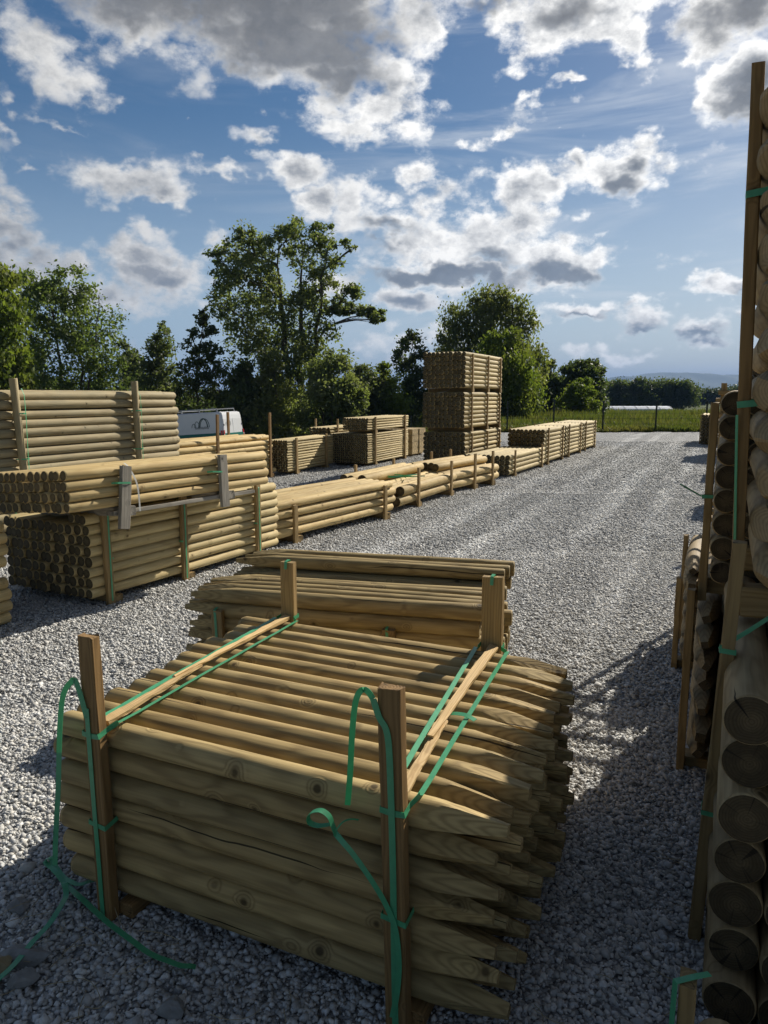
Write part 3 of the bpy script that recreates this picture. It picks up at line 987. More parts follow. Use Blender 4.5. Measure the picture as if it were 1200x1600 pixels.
def gravel_mat():
    m, t, b = new_mat("gravel")
    tc = t.add('ShaderNodeTexCoord')
    P = tc.outputs['Object']
    tr, ridge = tracks(t, P)
    d1, v1 = t.vor(P, 48.0)
    d2, v2 = t.vor(P, 110.0)
    c1 = t.sep(v1.outputs['Color'])
    c2 = t.sep(v2.outputs['Color'])
    val = t.m('ADD', t.m('MULTIPLY', c1[0], .55), t.m('MULTIPLY', c2[1], .45))
    gap = t.step(.75, .35, d1)
    low = t.noise(P, .6, 4, .6)
    v = t.m('MULTIPLY_ADD', val, .42, .19)
    v = t.m('MULTIPLY', v, t.m('MULTIPLY_ADD', gap, .55, .45))
    v = t.m('MULTIPLY', v, t.m('MULTIPLY_ADD', low, .35, .84))
    v = t.m('MULTIPLY', v, t.m('MULTIPLY_ADD', tr, .32, 1.0))
    v = t.m('MULTIPLY', v, t.m('MULTIPLY_ADD', ridge, .36, .82))  # ridge shade put into the gravel colour
    c = t.mix(c1[2], t.comb(v, t.m('MULTIPLY', v, .985), t.m('MULTIPLY', v, .95)), t.comb(t.m('MULTIPLY', v, .95), t.m('MULTIPLY', v, .99), t.m('MULTIPLY', v, 1.0)))
    t.put(b.inputs['Base Color'], c)
    b.inputs['Roughness'].default_value = .85
    b.inputs['Specular IOR Level'].default_value = .2
    h = t.m('ADD', t.m('MULTIPLY', t.m('SUBTRACT', 1.0, d1), 1.0), t.m('MULTIPLY', t.m('SUBTRACT', 1.0, d2), .45))
    h = t.m('ADD', h, t.m('MULTIPLY', c1[1], .5))
    h = t.m('ADD', h, t.m('MULTIPLY', ridge, 1.6))
    h = t.m('MULTIPLY', h, t.m('MULTIPLY_ADD', tr, -.45, 1.0))
    t.put(b.inputs['Normal'], t.bump(h, .9, .016))
    return m


def stone_mat():
    m, t, b = new_mat("crushed_stone")
    g = t.add('ShaderNodeNewGeometry')
    r = g.outputs['Random Per Island']
    tc = t.add('ShaderNodeTexCoord')
    n = t.noise(tc.outputs['Object'], 90.0, 3, .6)
    v = t.m('MULTIPLY_ADD', t.m('POWER', r, 1.2), .34, .40)
    v = t.m('MULTIPLY', v, t.m('MULTIPLY_ADD', n, .6, .7))
    tr, ridge = tracks(t, tc.outputs['Object'])
    v = t.m('MULTIPLY', v, t.m('MULTIPLY_ADD', tr, .34, 1.0))
    v = t.m('MULTIPLY', v, t.m('MULTIPLY_ADD', ridge, .6, .70))  # same painted ridge shade on the loose stones
    r2 = t.m('FRACT', t.m('MULTIPLY', r, 57.0))
    warm = t.comb(v, t.m('MULTIPLY', v, .965), t.m('MULTIPLY', v, .88))
    cool = t.comb(t.m('MULTIPLY', v, .97), t.m('MULTIPLY', v, .985), t.m('MULTIPLY', v, .98))
    t.put(b.inputs['Base Color'], t.mix(r2, warm, cool))
    b.inputs['Roughness'].default_value = .8
    b.inputs['Specular IOR Level'].default_value = .25
    return m


def grid_sheet(name, xs, ys, zf, mat, kind='structure', mask=None, lift=0.0):
    X, Y = np.meshgrid(xs, ys)
    Z = zf(X, Y) + lift
    V = np.stack([X.ravel(), Y.ravel(), Z.ravel()], 1)
    nx, ny = len(xs), len(ys)
    i = np.arange(ny - 1)[:, None] * nx + np.arange(nx - 1)[None, :]
    Fi = np.stack([i, i + 1, i + nx + 1, i + nx], -1).reshape(-1, 4)
    if mask is not None:
        cx = (X[:-1, :-1] + X[1:, 1:]) / 2
        cy = (Y[:-1, :-1] + Y[1:, 1:]) / 2
        Fi = Fi[mask(cx, cy).ravel()]
    me = mesh_idx(name, V, Fi, mat)
    me.polygons.foreach_set('use_smooth', [True] * len(me.polygons))
    return tag(obj(name, me), kind=kind)


def far_axis(near, far, step, grow=1.25):
    out = [near]
    s = step
    while out[-1] < far:
        out.append(out[-1] + s)
        s *= grow
    return out


xs = np.array([-q for q in reversed(far_axis(60, 9000, 3))] + list(np.arange(-58, 60, 2.0)) + far_axis(60, 9000, 3))
ys = np.array([-q for q in reversed(far_axis(20, 2000, 3))] + list(np.arange(-18, 160, 2.0)) + far_axis(160, 9000, 4))


def ground_z(X, Y):
    bumps = .22 * np.sin(X * .31 + 1.2 * np.sin(Y * .17)) * np.sin(Y * .23 + X * .05) * sm(36, 46, Y)
    return gz(X, Y) + bumps - .12 * (1 - sm(31, 35, Y))


grid_sheet('ground', xs, ys, ground_z, field_mat())


def edge_y(x):
    return 32.4 + .03 * x + .25 * np.sin(x * 1.7) + .15 * np.sin(x * 4.1)


gx = np.concatenate([np.arange(-40, -6, 1.0), np.arange(-6, 16, .4), np.arange(16, 45, 1.0)])
gy = np.concatenate([np.arange(-15, 0, 1.0), np.arange(0, 26, .5), np.arange(26, 38, .25)])


def gravel_z(X, Y):
    a = X * .908 - Y * .418
    ruts = 0.012 * np.sin(a * 4.2 + .6 * np.sin(Y * .2)) + .010 * np.sin(X * 1.9 + Y * .7) * np.sin(Y * 1.3)
    return gz(X, Y) + ruts * sm(3.5, 9, Y) - .004


GM = gravel_mat()
grid_sheet('gravel_yard', gx, gy, gravel_z, GM, mask=lambda x, y: (y < edge_y(x)) & (y < 36))


# ---- loose crushed stones near the camera (nobody could count them)
def icosa():
    p = (1 + 5 ** .5) / 2
    v = np.array([(-1, p, 0), (1, p, 0), (-1, -p, 0), (1, -p, 0), (0, -1, p), (0, 1, p), (0, -1, -p), (0, 1, -p), (p, 0, -1), (p, 0, 1), (-p, 0, -1), (-p, 0, 1)], float)
    v /= np.linalg.norm(v[0])
    f = np.array([(0, 11, 5), (0, 5, 1), (0, 1, 7), (0, 7, 10), (0, 10, 11), (1, 5, 9), (5, 11, 4), (11, 10, 2), (10, 7, 6), (7, 1, 8), (3, 9, 4), (3, 4, 2), (3, 2, 6), (3, 6, 8), (3, 8, 9), (4, 9, 5), (2, 4, 11), (6, 2, 10),
                  (8, 6, 7), (9, 8, 1)])
    return v, f


IV, IF = icosa()


def rot_mats(n):
    q = rng.normal(size=(n, 4))
    q /= np.linalg.norm(q, axis=1)[:, None]
    w, x, y, z = q.T
    return np.stack([1 - 2 * (y * y + z * z), 2 * (x * y - z * w), 2 * (x * z + y * w), 2 * (x * y + z * w), 1 - 2 * (x * x + z * z), 2 * (y * z - x * w), 2 * (x * z - y * w), 2 * (y * z + x * w), 1 - 2 * (x * x + y * y)], 1).reshape(n, 3, 3)


def stones(n, y0, y1, smin, smax, power, zoff, power_y=1.0):
    u = rng.random(n) ** power_y
    Y = np.sqrt(y0 * y0 + u * (y1 * y1 - y0 * y0))
    X = (rng.random(n) * 2 - 1) * (.56 * Y + .35)
    S = smin + (smax - smin) * rng.random(n) ** power
    dims = S[:, None] * (0.45 + .85 * rng.random((n, 3)))
    V = IV[None] * (0.5 + .75 * rng.random((n, 12, 1)))
    V = V * dims[:, None, :]
    V = np.einsum('nij,nkj->nki', rot_mats(n), V)
    V[:, :, 2] *= .8
    Z = gravel_z(X, Y) + S * (zoff - .12 + .36 * rng.random(n))
    V += np.stack([X, Y, Z], 1)[:, None, :]
    Fi = (IF[None] + (np.arange(n) * 12)[:, None, None]).reshape(-1, 3)
    return V.reshape(-1, 3), Fi


parts = [stones(78000, 1.0, 3.6, .0055, .0145, 2.2, .25), stones(900, 1.0, 5.0, .016, .028, 2.0, .2), stones(105000, 3.4, 7.5, .007, .0145, 1.6, .25), stones(70000, 7.2, 12.5, .010, .017, 1.4, .3), stones(80000, 12.0, 26.0, .012, .020, 1.3, .3, 1.7)]
off = 0
VV, FF = [], []
for V, Fi in parts:
    VV.append(V)
    FF.append(Fi + off)
    off += len(V)
tag(obj('gravel', mesh_idx('gravel', np.concatenate(VV), np.concatenate(FF), stone_mat())), kind='stuff')


# ---- single rocks
def rock(px, py, size, label, mat, flat=.6, seed=0, z=0.0):
    p = at(px, py, z)
    r = np.random.default_rng(seed)
    bm = bmesh.new()
    bmesh.ops.create_icosphere(bm, subdivisions=3, radius=1)
    dirs = r.normal(size=(16, 3))
    dirs /= np.linalg.norm(dirs, axis=1)[:, None]
    cut = .5 + .32 * r.random(16)
    for v in bm.verts:
        c = np.array(v.co)
        for d_, k_ in zip(dirs, cut):
            e = c @ d_ - k_
            if e > 0:
                c = c - d_ * e
        c += r.normal(size=3) * .012
        v.co = Vector(c * np.array(size))
    me = bpy.data.meshes.new('rock')
    bm.to_mesh(me)
    bm.free()
    me.materials.append(mat)
    o = obj('rock', me, None, (p[0], p[1], z + size[2] * flat), (r.uniform(-.2, .2), r.uniform(-.2, .2), r.uniform(0, 3)))
    tag(o, label, 'rock', 'rocks lying on the gravel')


RK = simple('grey_rock', (.26, .26, .25), .85, var=.25, scale=30)
RKB = simple('ochre_rock', (.33, .27, .16), .85, var=.2, scale=30)
rock(268, 1583, (.045, .04, .04), 'pale blunt grey rock alone on the shaded gravel in front of the bundle', RK, .35, 2)
rock(45, 1500, (.10, .045, .03), 'long flat slab of grey rock beside the trailing strap tail', RK, .4, 5)
rock(35, 1540, (.055, .04, .035), 'rounded grey rock below the flat slab at the picture edge', RK, .5, 8)
rock(4, 1520, (.035, .035, .04), 'ochre brown rock cut by the left picture edge', RKB, .6, 11)
rock(28, 1420, (.05, .035, .03), 'angular grey rock near the knot of green strap', RK, .3, 14)


# ---- dry stalks
def stalks():
    r = random.Random(4)
    bm_v, bm_f = [], []
    for i in range(34):
        px, py = r.uniform(-20, 480), r.uniform(1440, 1610)
        if i > 22:
            px, py = r.uniform(760, 1060), r.uniform(1300, 1600)
        p = at(px, py, .02)
        a = r.uniform(0, 6.28)
        L = r.uniform(.05, .16)
        c = r.uniform(-.6, .6)
        pts = []
        for j in range(6):
            u = j / 5
            pts.append(Vector((p[0] + math.cos(a + c * u) * L * u, p[1] + math.sin(a + c * u) * L * u, .026 + .012 * math.sin(u * 3 + i))))
        off = len(bm_v)
        for j, q in enumerate(pts):
            w = .0011
            bm_v += [q + Vector((-math.sin(a) * w, math.cos(a) * w, 0)), q - Vector((-math.sin(a) * w, math.cos(a) * w, 0)), q + Vector((0, 0, w * 1.6))]
        for j in range(5):
            for k in range(3):
                bm_f.append((off + j * 3 + k, off + j * 3 + (k + 1) % 3, off + j * 3 + 3 + (k + 1) % 3, off + j * 3 + 3 + k))
    tag(obj('dry_stalks', mesh_from('dry_stalks', bm_v, bm_f, simple('straw', (.35, .29, .18), .8))), kind='stuff')


stalks()

# ================================================================== MEADOW, FENCE
def leafy(name, c1, c2, c3=None, trans=.35):
    m, t, b = new_mat(name)
    g = t.add('ShaderNodeNewGeometry')
    r = g.outputs['Random Per Island']
    tc = t.add('ShaderNodeTexCoord')
    n = t.noise(tc.outputs['Object'], .55, 3, .6)
    c = t.mix(r, c1, c2)
    if c3:
        c = t.mix(t.m('MULTIPLY', t.step(.42, .68, n), .8), c, c3)
    b.inputs['Roughness'].default_value = .55
    b.inputs['Specular IOR Level'].default_value = .25
    t.put(b.inputs['Base Color'], c)
    tr = t.add('ShaderNodeBsdfTranslucent')
    t.put(tr.inputs['Color'], t.mix(1.0, c, (1.75, 1.8, .85), 'MULTIPLY'))
    mx = t.add('ShaderNodeMixShader')
    mx.inputs[0].default_value = trans
    t.l.new(b.outputs[0], mx.inputs[1])
    t.l.new(tr.outputs[0], mx.inputs[2])
    t.l.new(mx.outputs[0], t.n['Material Output'].inputs['Surface'])
    return m


GRASS = leafy('grass_blades', (.06, .085, .02), (.10, .12, .035), (.14, .13, .05), .35)
n = 90000
u = rng.random(n)
gyv = 33.2 + 75 * u ** 1.9
gxv = -2 + (gyv * .62 + 4) * rng.random(n)
clump = .5 + .5 * np.sin(gxv * .9 + 2 * np.sin(gyv * .37)) * np.sin(gyv * .8 + gxv * .3)
hh = (.10 + .30 * rng.random(n)) * (.6 + .9 * clump) * (.7 + .5 * sm(34, 42, gyv))
ok = gyv > edge_y(gxv) + .3
gxv, gyv, hh = gxv[ok], gyv[ok], hh[ok]
n = len(gxv)
zz = ground_z(gxv, gyv)
an = rng.random(n) * 6.28
w = .03 + .04 * rng.random(n)
lean = rng.normal(size=(n, 2)) * .12
A = np.stack([gxv - np.cos(an) * w, gyv - np.sin(an) * w, zz], 1)
B = np.stack([gxv + np.cos(an) * w, gyv + np.sin(an) * w, zz], 1)
Cc = np.stack([gxv + lean[:, 0], gyv + lean[:, 1], zz + hh], 1)
tag(obj('grass', mesh_np('grass', np.stack([A, B, Cc], 1).reshape(-1, 3), 3, GRASS)), kind='stuff')

FENCE = simple('fence_metal', (.03, .038, .033), .5, .4)
fn = empty('wire_fence', (10.0, 33.3, 0))
tag(fn, 'dark wire fence on thin posts between the gravel and the meadow', 'fence')
fposts = []
for px, py in ((798, 676), (868, 675), (940, 674), (1015, 673), (1092, 673)):
    p = at(px, py)
    fposts.append((p[0], 33.2 + .01 * p[0]))
dx = fposts[1][0] - fposts[0][0]
for k in range(1, 4):
    fposts.append((fposts[4][0] + 2.2 * k, 33.4 + .05 * k))
for k in range(1, 12):
    fposts.insert(0, (fposts[0][0] - 2.15, 33.2 + .12 * k))
for (x, y) in fposts:
    zb = float(gz(x, y))
    obj('fence_post', beam_mesh(1.42, .062, .062, FENCE, 1, seg=2), fn, (x - 10, y - 33.3, zb - .05), UP)
for zz_ in (.10, .34, .58, .82, 1.06, 1.30):
    pts = [(x - 10, y - 33.3 - .04, float(gz(x, y)) + zz_) for x, y in fposts]
    obj('fence_wire', ribbon_mesh(pts, (0, 0, 1), .010, .008, FENCE, 'wire'), fn)

# ================================================================== TREES
BARK = simple('bark', (.085, .07, .052), .9, var=.25, scale=6)
BARK_P = simple('pale_bark', (.20, .18, .15), .9, var=.25, scale=6)
LEAF_POPLAR = leafy('poplar_leaves', (.095, .125, .045), (.15, .18, .075), (.17, .19, .10), .5)
LEAF_ROUND = leafy('ash_leaves', (.09, .13, .04), (.135, .175, .06), (.12, .15, .065), .5)
LEAF_WILLOW = leafy('willow_leaves', (.10, .125, .042), (.16, .175, .07), (.14, .155, .08), .5)
LEAF_BRIGHT = leafy('bright_leaves', (.085, .125, .020), (.13, .17, .035), (.16, .18, .05), .42)
LEAF_DARK = leafy('dark_leaves', (.052, .08, .03), (.085, .112, .043), (.09, .108, .047), .42)
LEAF_BIRCH = leafy('birch_leaves', (.08, .11, .045), (.12, .145, .065), (.13, .145, .08), .45)
LEAF_FAR = leafy('far_leaves', (.040, .058, .020), (.062, .085, .030), (.07, .09, .04), .3)


def tube(bv, bf, pts, r0, r1, seg=7):
    P = [Vector(p) for p in pts]
    off = len(bv)
    n_ = len(P)
    for i, p in enumerate(P):
        tg = (P[min(i + 1, n_ - 1)] - P[max(i - 1, 0)]).normalized()
        a = tg.orthogonal().normalized()
        b_ = tg.cross(a)
        r = r0 + (r1 - r0) * i / (n_ - 1)
        for k in range(seg):
            t = 2 * math.pi * k / seg
            bv.append(p + a * (r * math.cos(t)) + b_ * (r * math.sin(t)))
    for i in range(n_ - 1):
        for k in range(seg):
            k2 = (k + 1) % seg
            bf.append((off + i * seg + k, off + i * seg + k2, off + (i + 1) * seg + k2, off + (i + 1) * seg + k))
    bf.append(tuple(off + k for k in reversed(range(seg))))
    bf.append(tuple(off + (n_ - 1) * seg + k for k in range(seg)))


def branch(bv, bf, p0, p1, r0, r1, wob, rr, seg=6, n_=6, sag=0.0):
    p0, p1 = Vector(p0), Vector(p1)
    d = p1 - p0
    pts = []
    w1 = Vector((rr.uniform(-1, 1), rr.uniform(-1, 1), rr.uniform(-.4, .4))) * wob * d.length
    for i in range(n_ + 1):
        u = i / n_
        p = p0 + d * u + w1 * math.sin(math.pi * u) + Vector((0, 0, sag * d.length * math.sin(math.pi * u)))
        p += Vector((rr.uniform(-1, 1), rr.uniform(-1, 1), 0)) * (.015 * d.length if 0 < i < n_ else 0)
        pts.append(p)
    tube(bv, bf, pts, r0, r1, seg)
    return pts


def tree(name, label, Y, trunk_px, lobes, leafmat, nleaf, leaf, bark=None, trunk_r=.22, multi=1, group=None, cat='tree', clump=.30, droop=0.0, depth=1.0, aspect=.55, hollow=.45, cl_per=15, twig=True):
    """trunk_px: x of the trunk foot in the photograph; lobes: (x, y, rx, ry[, weight]) read off the photograph, turned into real crowns at the distance Y."""
    seed = int(abs(trunk_px) * 17 + Y * 131) + len(lobes)
    rr = random.Random(seed)
    rg = np.random.default_rng(seed)
    base = atd(trunk_px, 640, Y)
    bx = float(base[0])
    bz = float(ground_z(bx, Y)) - .1
    root = empty(name, (bx, Y, bz))
    tag(root, label, cat, group)
    O = np.array([bx, Y, bz])
    px2m = Y / F
    L = []
    for lb in lobes:
        c = atd(lb[0], lb[1], Y) - O
        rx, rz = lb[2] * px2m, lb[3] * px2m
        ry = (rx + rz) * .5 * depth
        c[1] += rr.uniform(-.7, .7) * ry
        L.append((c, np.array([rx, ry, rz]), lb[4] if len(lb) > 4 else 1.0))
    topz = max(c[2] + r[2] for c, r, w_ in L)
    low = min(c[2] - r[2] for c, r, w_ in L)
    # trunk and limbs
    bv, bf = [], []
    cx = sum(c[0] * w_ for c, r, w_ in L) / sum(w_ for c, r, w_ in L)
    stems = []
    for s_ in range(multi):
        ox = (s_ - (multi - 1) / 2) * .5
        tip = Vector((cx * .8 + ox * 3.2, rr.uniform(-.4, .4), topz * .86))
        stems.append(branch(bv, bf, (ox * .6, 0.05 * s_, 0), tip, trunk_r * (1 - .15 * s_), trunk_r * .12, .05, rr, 8, 12))
    ends = []
    limbs = []
    for c, r, w_ in sorted(L, key=lambda q: math.hypot(q[0][0] - cx, q[0][1]) + .1 * q[0][2]):
        target = Vector(c)
        best = None
        for st in stems + limbs:
            for p in st[2:]:
                dz = target.z - p.z
                if dz < .15 * topz * .5 and p.z > target.z:
                    continue
                sc = (p - target).length + abs(dz - .6 * math.hypot(target.x - p.x, target.y - p.y)) * .8
                if best is None or sc < best[0]:
                    best = (sc, p)
        p0 = best[1] if best else stems[0][3]
        lp = branch(bv, bf, p0, target, max(.03, trunk_r * .26), .02, .08, rr, 6, 6, .06)
        limbs.append(lp)
        if twig:
            for q in range(5):
                e = np.array(c) + r * rg.normal(size=3) * .45
                branch(bv, bf, lp[rr.randrange(2, 6)], e, .03, .008, .06, rr, 4, 4)
    obj('trunk', mesh_from('trunk', bv, bf, bark or BARK, True), root)
    # crown: many leaf-sized faces gathered in uneven clumps
    tot = sum(r[0] * r[2] * w_ for c, r, w_ in L)
    out = []
    for c, r, w_ in L:
        nl = int(nleaf * r[0] * r[2] * w_ / tot)
        k = max(5, int(cl_per * math.sqrt(max(r[0] * r[2], .1)) + 4))
        d = rg.normal(size=(k, 3))
        d /= np.linalg.norm(d, axis=1)[:, None]
        rad = hollow + (1.02 - hollow) * rg.random(k) ** .6
        cc_ = c + d * rad[:, None] * r
        wts = rg.random(k) ** 1.3 + .15
        idx = rg.choice(k, nl, p=wts / wts.sum())
        sig = clump * min(r) * (.6 + .8 * rg.random(k))
        P = cc_[idx] + rg.normal(size=(nl, 3)) * sig[idx][:, None] * np.array([1, 1, .75])
        if droop:
            P[:, 2] -= droop * rg.random(nl) ** 2 * np.linalg.norm(r) * .6
        out.append(P)
    P = np.concatenate(out)
    P = P[P[:, 2] > .15]
    nl = len(P)
    a = rg.normal(size=(nl, 3))
    if droop:
        a[:, 2] -= 1.6
    a /= np.linalg.norm(a, axis=1)[:, None]
    b_ = rg.normal(size=(nl, 3))
    b_ -= a * np.sum(a * b_, 1)[:, None]
    b_ /= np.linalg.norm(b_, axis=1)[:, None]
    sz = leaf * (.55 + .9 * rg.random(nl))[:, None]
    V = np.stack([P - a * sz, P + b_ * sz * aspect, P + a * sz, P - b_ * sz * aspect], 1).reshape(-1, 3)
    obj('crown', mesh_np('crown', V, 4, leafmat), root)
    return root


TG = None
tree('willow_tree', 'pale green willow at the left picture edge, highest above the weathered pole stack', 38, -30,
     [(-10, 455, 30, 38), (4, 500, 30, 40), (-20, 540, 40, 45), (14, 560, 22, 40), (8, 600, 32, 38), (-30, 610, 40, 40)], LEAF_BRIGHT, 15000, .13, trunk_r=.2, droop=.3)
tree('broad_tree', 'broad round tree with many dark stems behind the weathered pole stack', 46, 103,
     [(70, 445, 40, 25), (105, 450, 45, 30), (55, 480, 32, 38), (95, 490, 45, 40), (135, 500, 38, 38), (50, 525, 28, 42), (150, 540, 36, 40), (100, 545, 45, 40, .7), (170, 575, 24, 28), (60, 580, 34, 34, .8), (130, 590, 44, 32, .8), (90, 610, 40, 26)],
     LEAF_ROUND, 17000, .105, trunk_r=.2, multi=4, clump=.22, cl_per=18)
tree('small_tree', 'hazy grey green sapling between the broad tree and the slender birch', 58, 200, [(193, 560, 16, 26), (198, 590, 22, 30), (212, 575, 12, 26), (215, 610, 20, 26)], LEAF_BIRCH, 5500, .13, trunk_r=.08)
tree('birch_tree', 'slender birch with a narrow pointed crown left of the dark spreading tree', 50, 243,
     [(254, 522, 11, 15), (247, 540, 18, 18), (240, 560, 17, 20), (250, 575, 18, 22), (238, 592, 18, 20), (248, 612, 22, 24)], LEAF_BIRCH, 4800, .115, BARK_P, .1, clump=.3)
tree('alder_tree', 'dark open tree with level branches and one straight trunk, left of the giant poplar', 48, 314,
     [(321, 491, 6, 9, 2.0), (319, 502, 11, 10, 1.6), (314, 515, 17, 11, 1.3), (330, 520, 11, 9, 1.3), (303, 540, 20, 13), (330, 548, 18, 13), (316, 560, 24, 14), (297, 572, 22, 14), (338, 578, 22, 14), (285, 598, 24, 16), (318, 598, 24, 16), (345, 606, 22, 16), (300, 622, 30, 18), (340, 630, 26, 18)],
     LEAF_DARK, 6500, .11, trunk_r=.13, clump=.26, cl_per=18)
tree('poplar_tree', 'giant poplar with three leaning stems and a long side branch, tallest of all trees', 50, 462,
     [(388, 366, 24, 16), (372, 388, 40, 18), (340, 404, 22, 14), (400, 400, 34, 28), (352, 440, 24, 22), (362, 428, 26, 18), (390, 440, 40, 34), (345, 478, 20, 28, .8), (425, 432, 18, 40), (372, 480, 34, 32, .85), (412, 490, 38, 40),
      (440, 362, 18, 14), (458, 352, 16, 14), (455, 378, 22, 26), (463, 405, 16, 18, .7), (505, 362, 24, 14), (498, 385, 26, 24), (530, 382, 22, 9), (548, 388, 9, 6), (500, 420, 24, 30), (525, 410, 14, 16, .6), (490, 450, 26, 30), (520, 440, 14, 14, .6), (478, 480, 34, 32),
      (545, 460, 20, 16, 2.2), (530, 475, 18, 14, 1.6), (552, 483, 24, 12, 3.0), (578, 492, 20, 11, 3.4), (515, 480, 20, 14, .6), (590, 500, 12, 7, 3.0), (505, 520, 26, 30, .8), (450, 520, 40, 34), (385, 520, 32, 26, .7), (370, 548, 20, 26, .5), (410, 550, 36, 34, .85), (460, 560, 44, 36), (500, 560, 26, 30, .7), (440, 600, 40, 34), (470, 640, 44, 34)],
     LEAF_POPLAR, 34000, .11, trunk_r=.34, multi=3, clump=.22, cl_per=16, hollow=.3)
tree('conical_shrub', 'dark conical evergreen at the foot of the giant poplar, beside the white van', 46, 384, [(383, 580, 14, 16), (383, 602, 22, 22), (384, 628, 28, 26), (384, 655, 30, 22)], LEAF_DARK, 8000, .11, trunk_r=.1, cat='shrub')
tree('leafy_shrub', 'tall light leaved bush right of the poplar trunks', 44, 520, [(505, 585, 22, 26), (525, 570, 20, 22), (520, 610, 34, 30), (545, 625, 26, 30), (500, 645, 36, 28), (540, 660, 34, 22)], LEAF_POPLAR, 14000, .10, trunk_r=.08, multi=3, cat='shrub')
tree('leafy_shrub', 'grey green climbing foliage on the poplar stems, above the dark conical evergreen', 45, 425, [(423, 560, 16, 22), (420, 590, 18, 24), (430, 620, 26, 26), (415, 650, 30, 22), (450, 660, 30, 20)], LEAF_WILLOW, 9000, .10, trunk_r=.07, cat='shrub')
tree('small_tree', 'bright young tree behind the thin pole bundles, left one of two', 46, 570, [(570, 590, 20, 18), (560, 612, 24, 22), (580, 615, 22, 24), (565, 640, 34, 22)], LEAF_BIRCH, 8000, .105, trunk_r=.07)
tree('small_tree', 'bright yellow green young tree with a pointed top beside the pole tower', 47, 602, [(598, 575, 10, 16), (598, 600, 18, 20), (612, 620, 22, 22), (595, 635, 26, 22)], LEAF_BRIGHT, 8000, .10, trunk_r=.07)
tree('ash_tree', 'slim dark tree with a feathery top just left of the pole tower', 52, 645, [(645, 520, 8, 10), (644, 536, 17, 14), (655, 552, 12, 12), (630, 560, 17, 13), (645, 575, 20, 16), (655, 600, 24, 24), (630, 610, 24, 26), (645, 640, 32, 26)], LEAF_DARK, 7500, .11, trunk_r=.1, clump=.3)
tree('willow_tree', 'big rounded willow rising behind the pole tower', 54, 745,
     [(745, 470, 30, 20), (775, 468, 30, 20), (800, 478, 20, 18), (715, 500, 26, 24), (750, 500, 36, 30), (790, 505, 36, 28), (825, 500, 18, 16), (700, 520, 16, 24), (720, 545, 30, 30), (770, 545, 42, 36), (820, 535, 26, 26), (840, 560, 16, 24), (735, 590, 42, 34), (700, 560, 16, 30), (830, 590, 22, 30), (780, 600, 40, 34)],
     LEAF_WILLOW, 26000, .105, trunk_r=.28, multi=3, droop=.25, clump=.28)
tree('young_poplar', 'yellow green tree with upright branches in front of the big willow', 46, 788, [(800, 530, 14, 16), (775, 540, 18, 20), (800, 560, 26, 24), (780, 580, 34, 28), (815, 590, 24, 28), (765, 610, 26, 28), (800, 622, 34, 28), (830, 630, 20, 22), (790, 645, 40, 18)], LEAF_BRIGHT, 20000, .10, trunk_r=.13,
     multi=2, droop=.2, clump=.38)
tree('small_tree', 'thin dark green tree wedged between the willow and the dark oak', 60, 862, [(858, 570, 8, 10), (856, 590, 14, 18), (868, 600, 16, 22), (858, 625, 20, 24), (875, 635, 18, 18)], LEAF_DARK, 6500, .13, trunk_r=.09)
tree('oak_tree', 'dark spreading oak with a flat topped crown beside the meadow', 62, 905, [(905, 575, 22, 10), (925, 570, 14, 9), (937, 580, 9, 8), (890, 590, 20, 16), (915, 592, 26, 16), (930, 605, 14, 14), (885, 615, 20, 20), (908, 620, 28, 22), (930, 630, 16, 14)], LEAF_DARK, 14000, .13, trunk_r=.22)
tree('leafy_shrub', 'light green bush below the dark oak at the meadow edge', 54, 905, [(912, 600, 14, 10), (905, 615, 22, 16), (892, 632, 20, 14), (918, 632, 18, 12), (905, 645, 26, 8)], LEAF_BRIGHT, 7000, .10, trunk_r=.06, cat='shrub')
for i, (px, lob) in enumerate(((968, [(962, 606, 16, 10), (975, 615, 20, 16), (955, 622, 14, 14), (972, 632, 24, 8)]), (1000, [(998, 604, 16, 10), (1005, 614, 22, 16), (1000, 630, 24, 8)]),
                               (1035, [(1030, 606, 16, 11), (1042, 612, 18, 14), (1035, 628, 24, 9)]), (1066, [(1060, 608, 16, 11), (1072, 614, 16, 13), (1066, 629, 22, 8)]))):
    tree('field_tree', ('dark tree at the left end of the row beyond the polytunnel, nearest the oak', 'dark tree second in the row beyond the polytunnel', 'dark tree third in the row beyond the polytunnel', 'dark tree at the right end of the row beyond the polytunnel')[i],
         150, px, lob, LEAF_DARK, 7000, .22, trunk_r=.25, twig=False, group='trees beyond the polytunnel', clump=.38)
for i, (px, lob) in enumerate(((1090, [(1085, 618, 16, 9), (1096, 624, 16, 9)]), (1118, [(1112, 618, 15, 8), (1125, 622, 14, 10)]), (1148, [(1145, 616, 20, 10), (1160, 622, 20, 10)]))):
    tree('field_tree', ('lighter green tree far across the meadow, right of the dark row', 'lighter green far tree behind the last fence post', 'far light green tree hidden partly by the wooden rack')[i], 240, px, lob, LEAF_FAR, 4500, .32, trunk_r=.3, twig=False,
         group='trees far across the meadow', clump=.4)
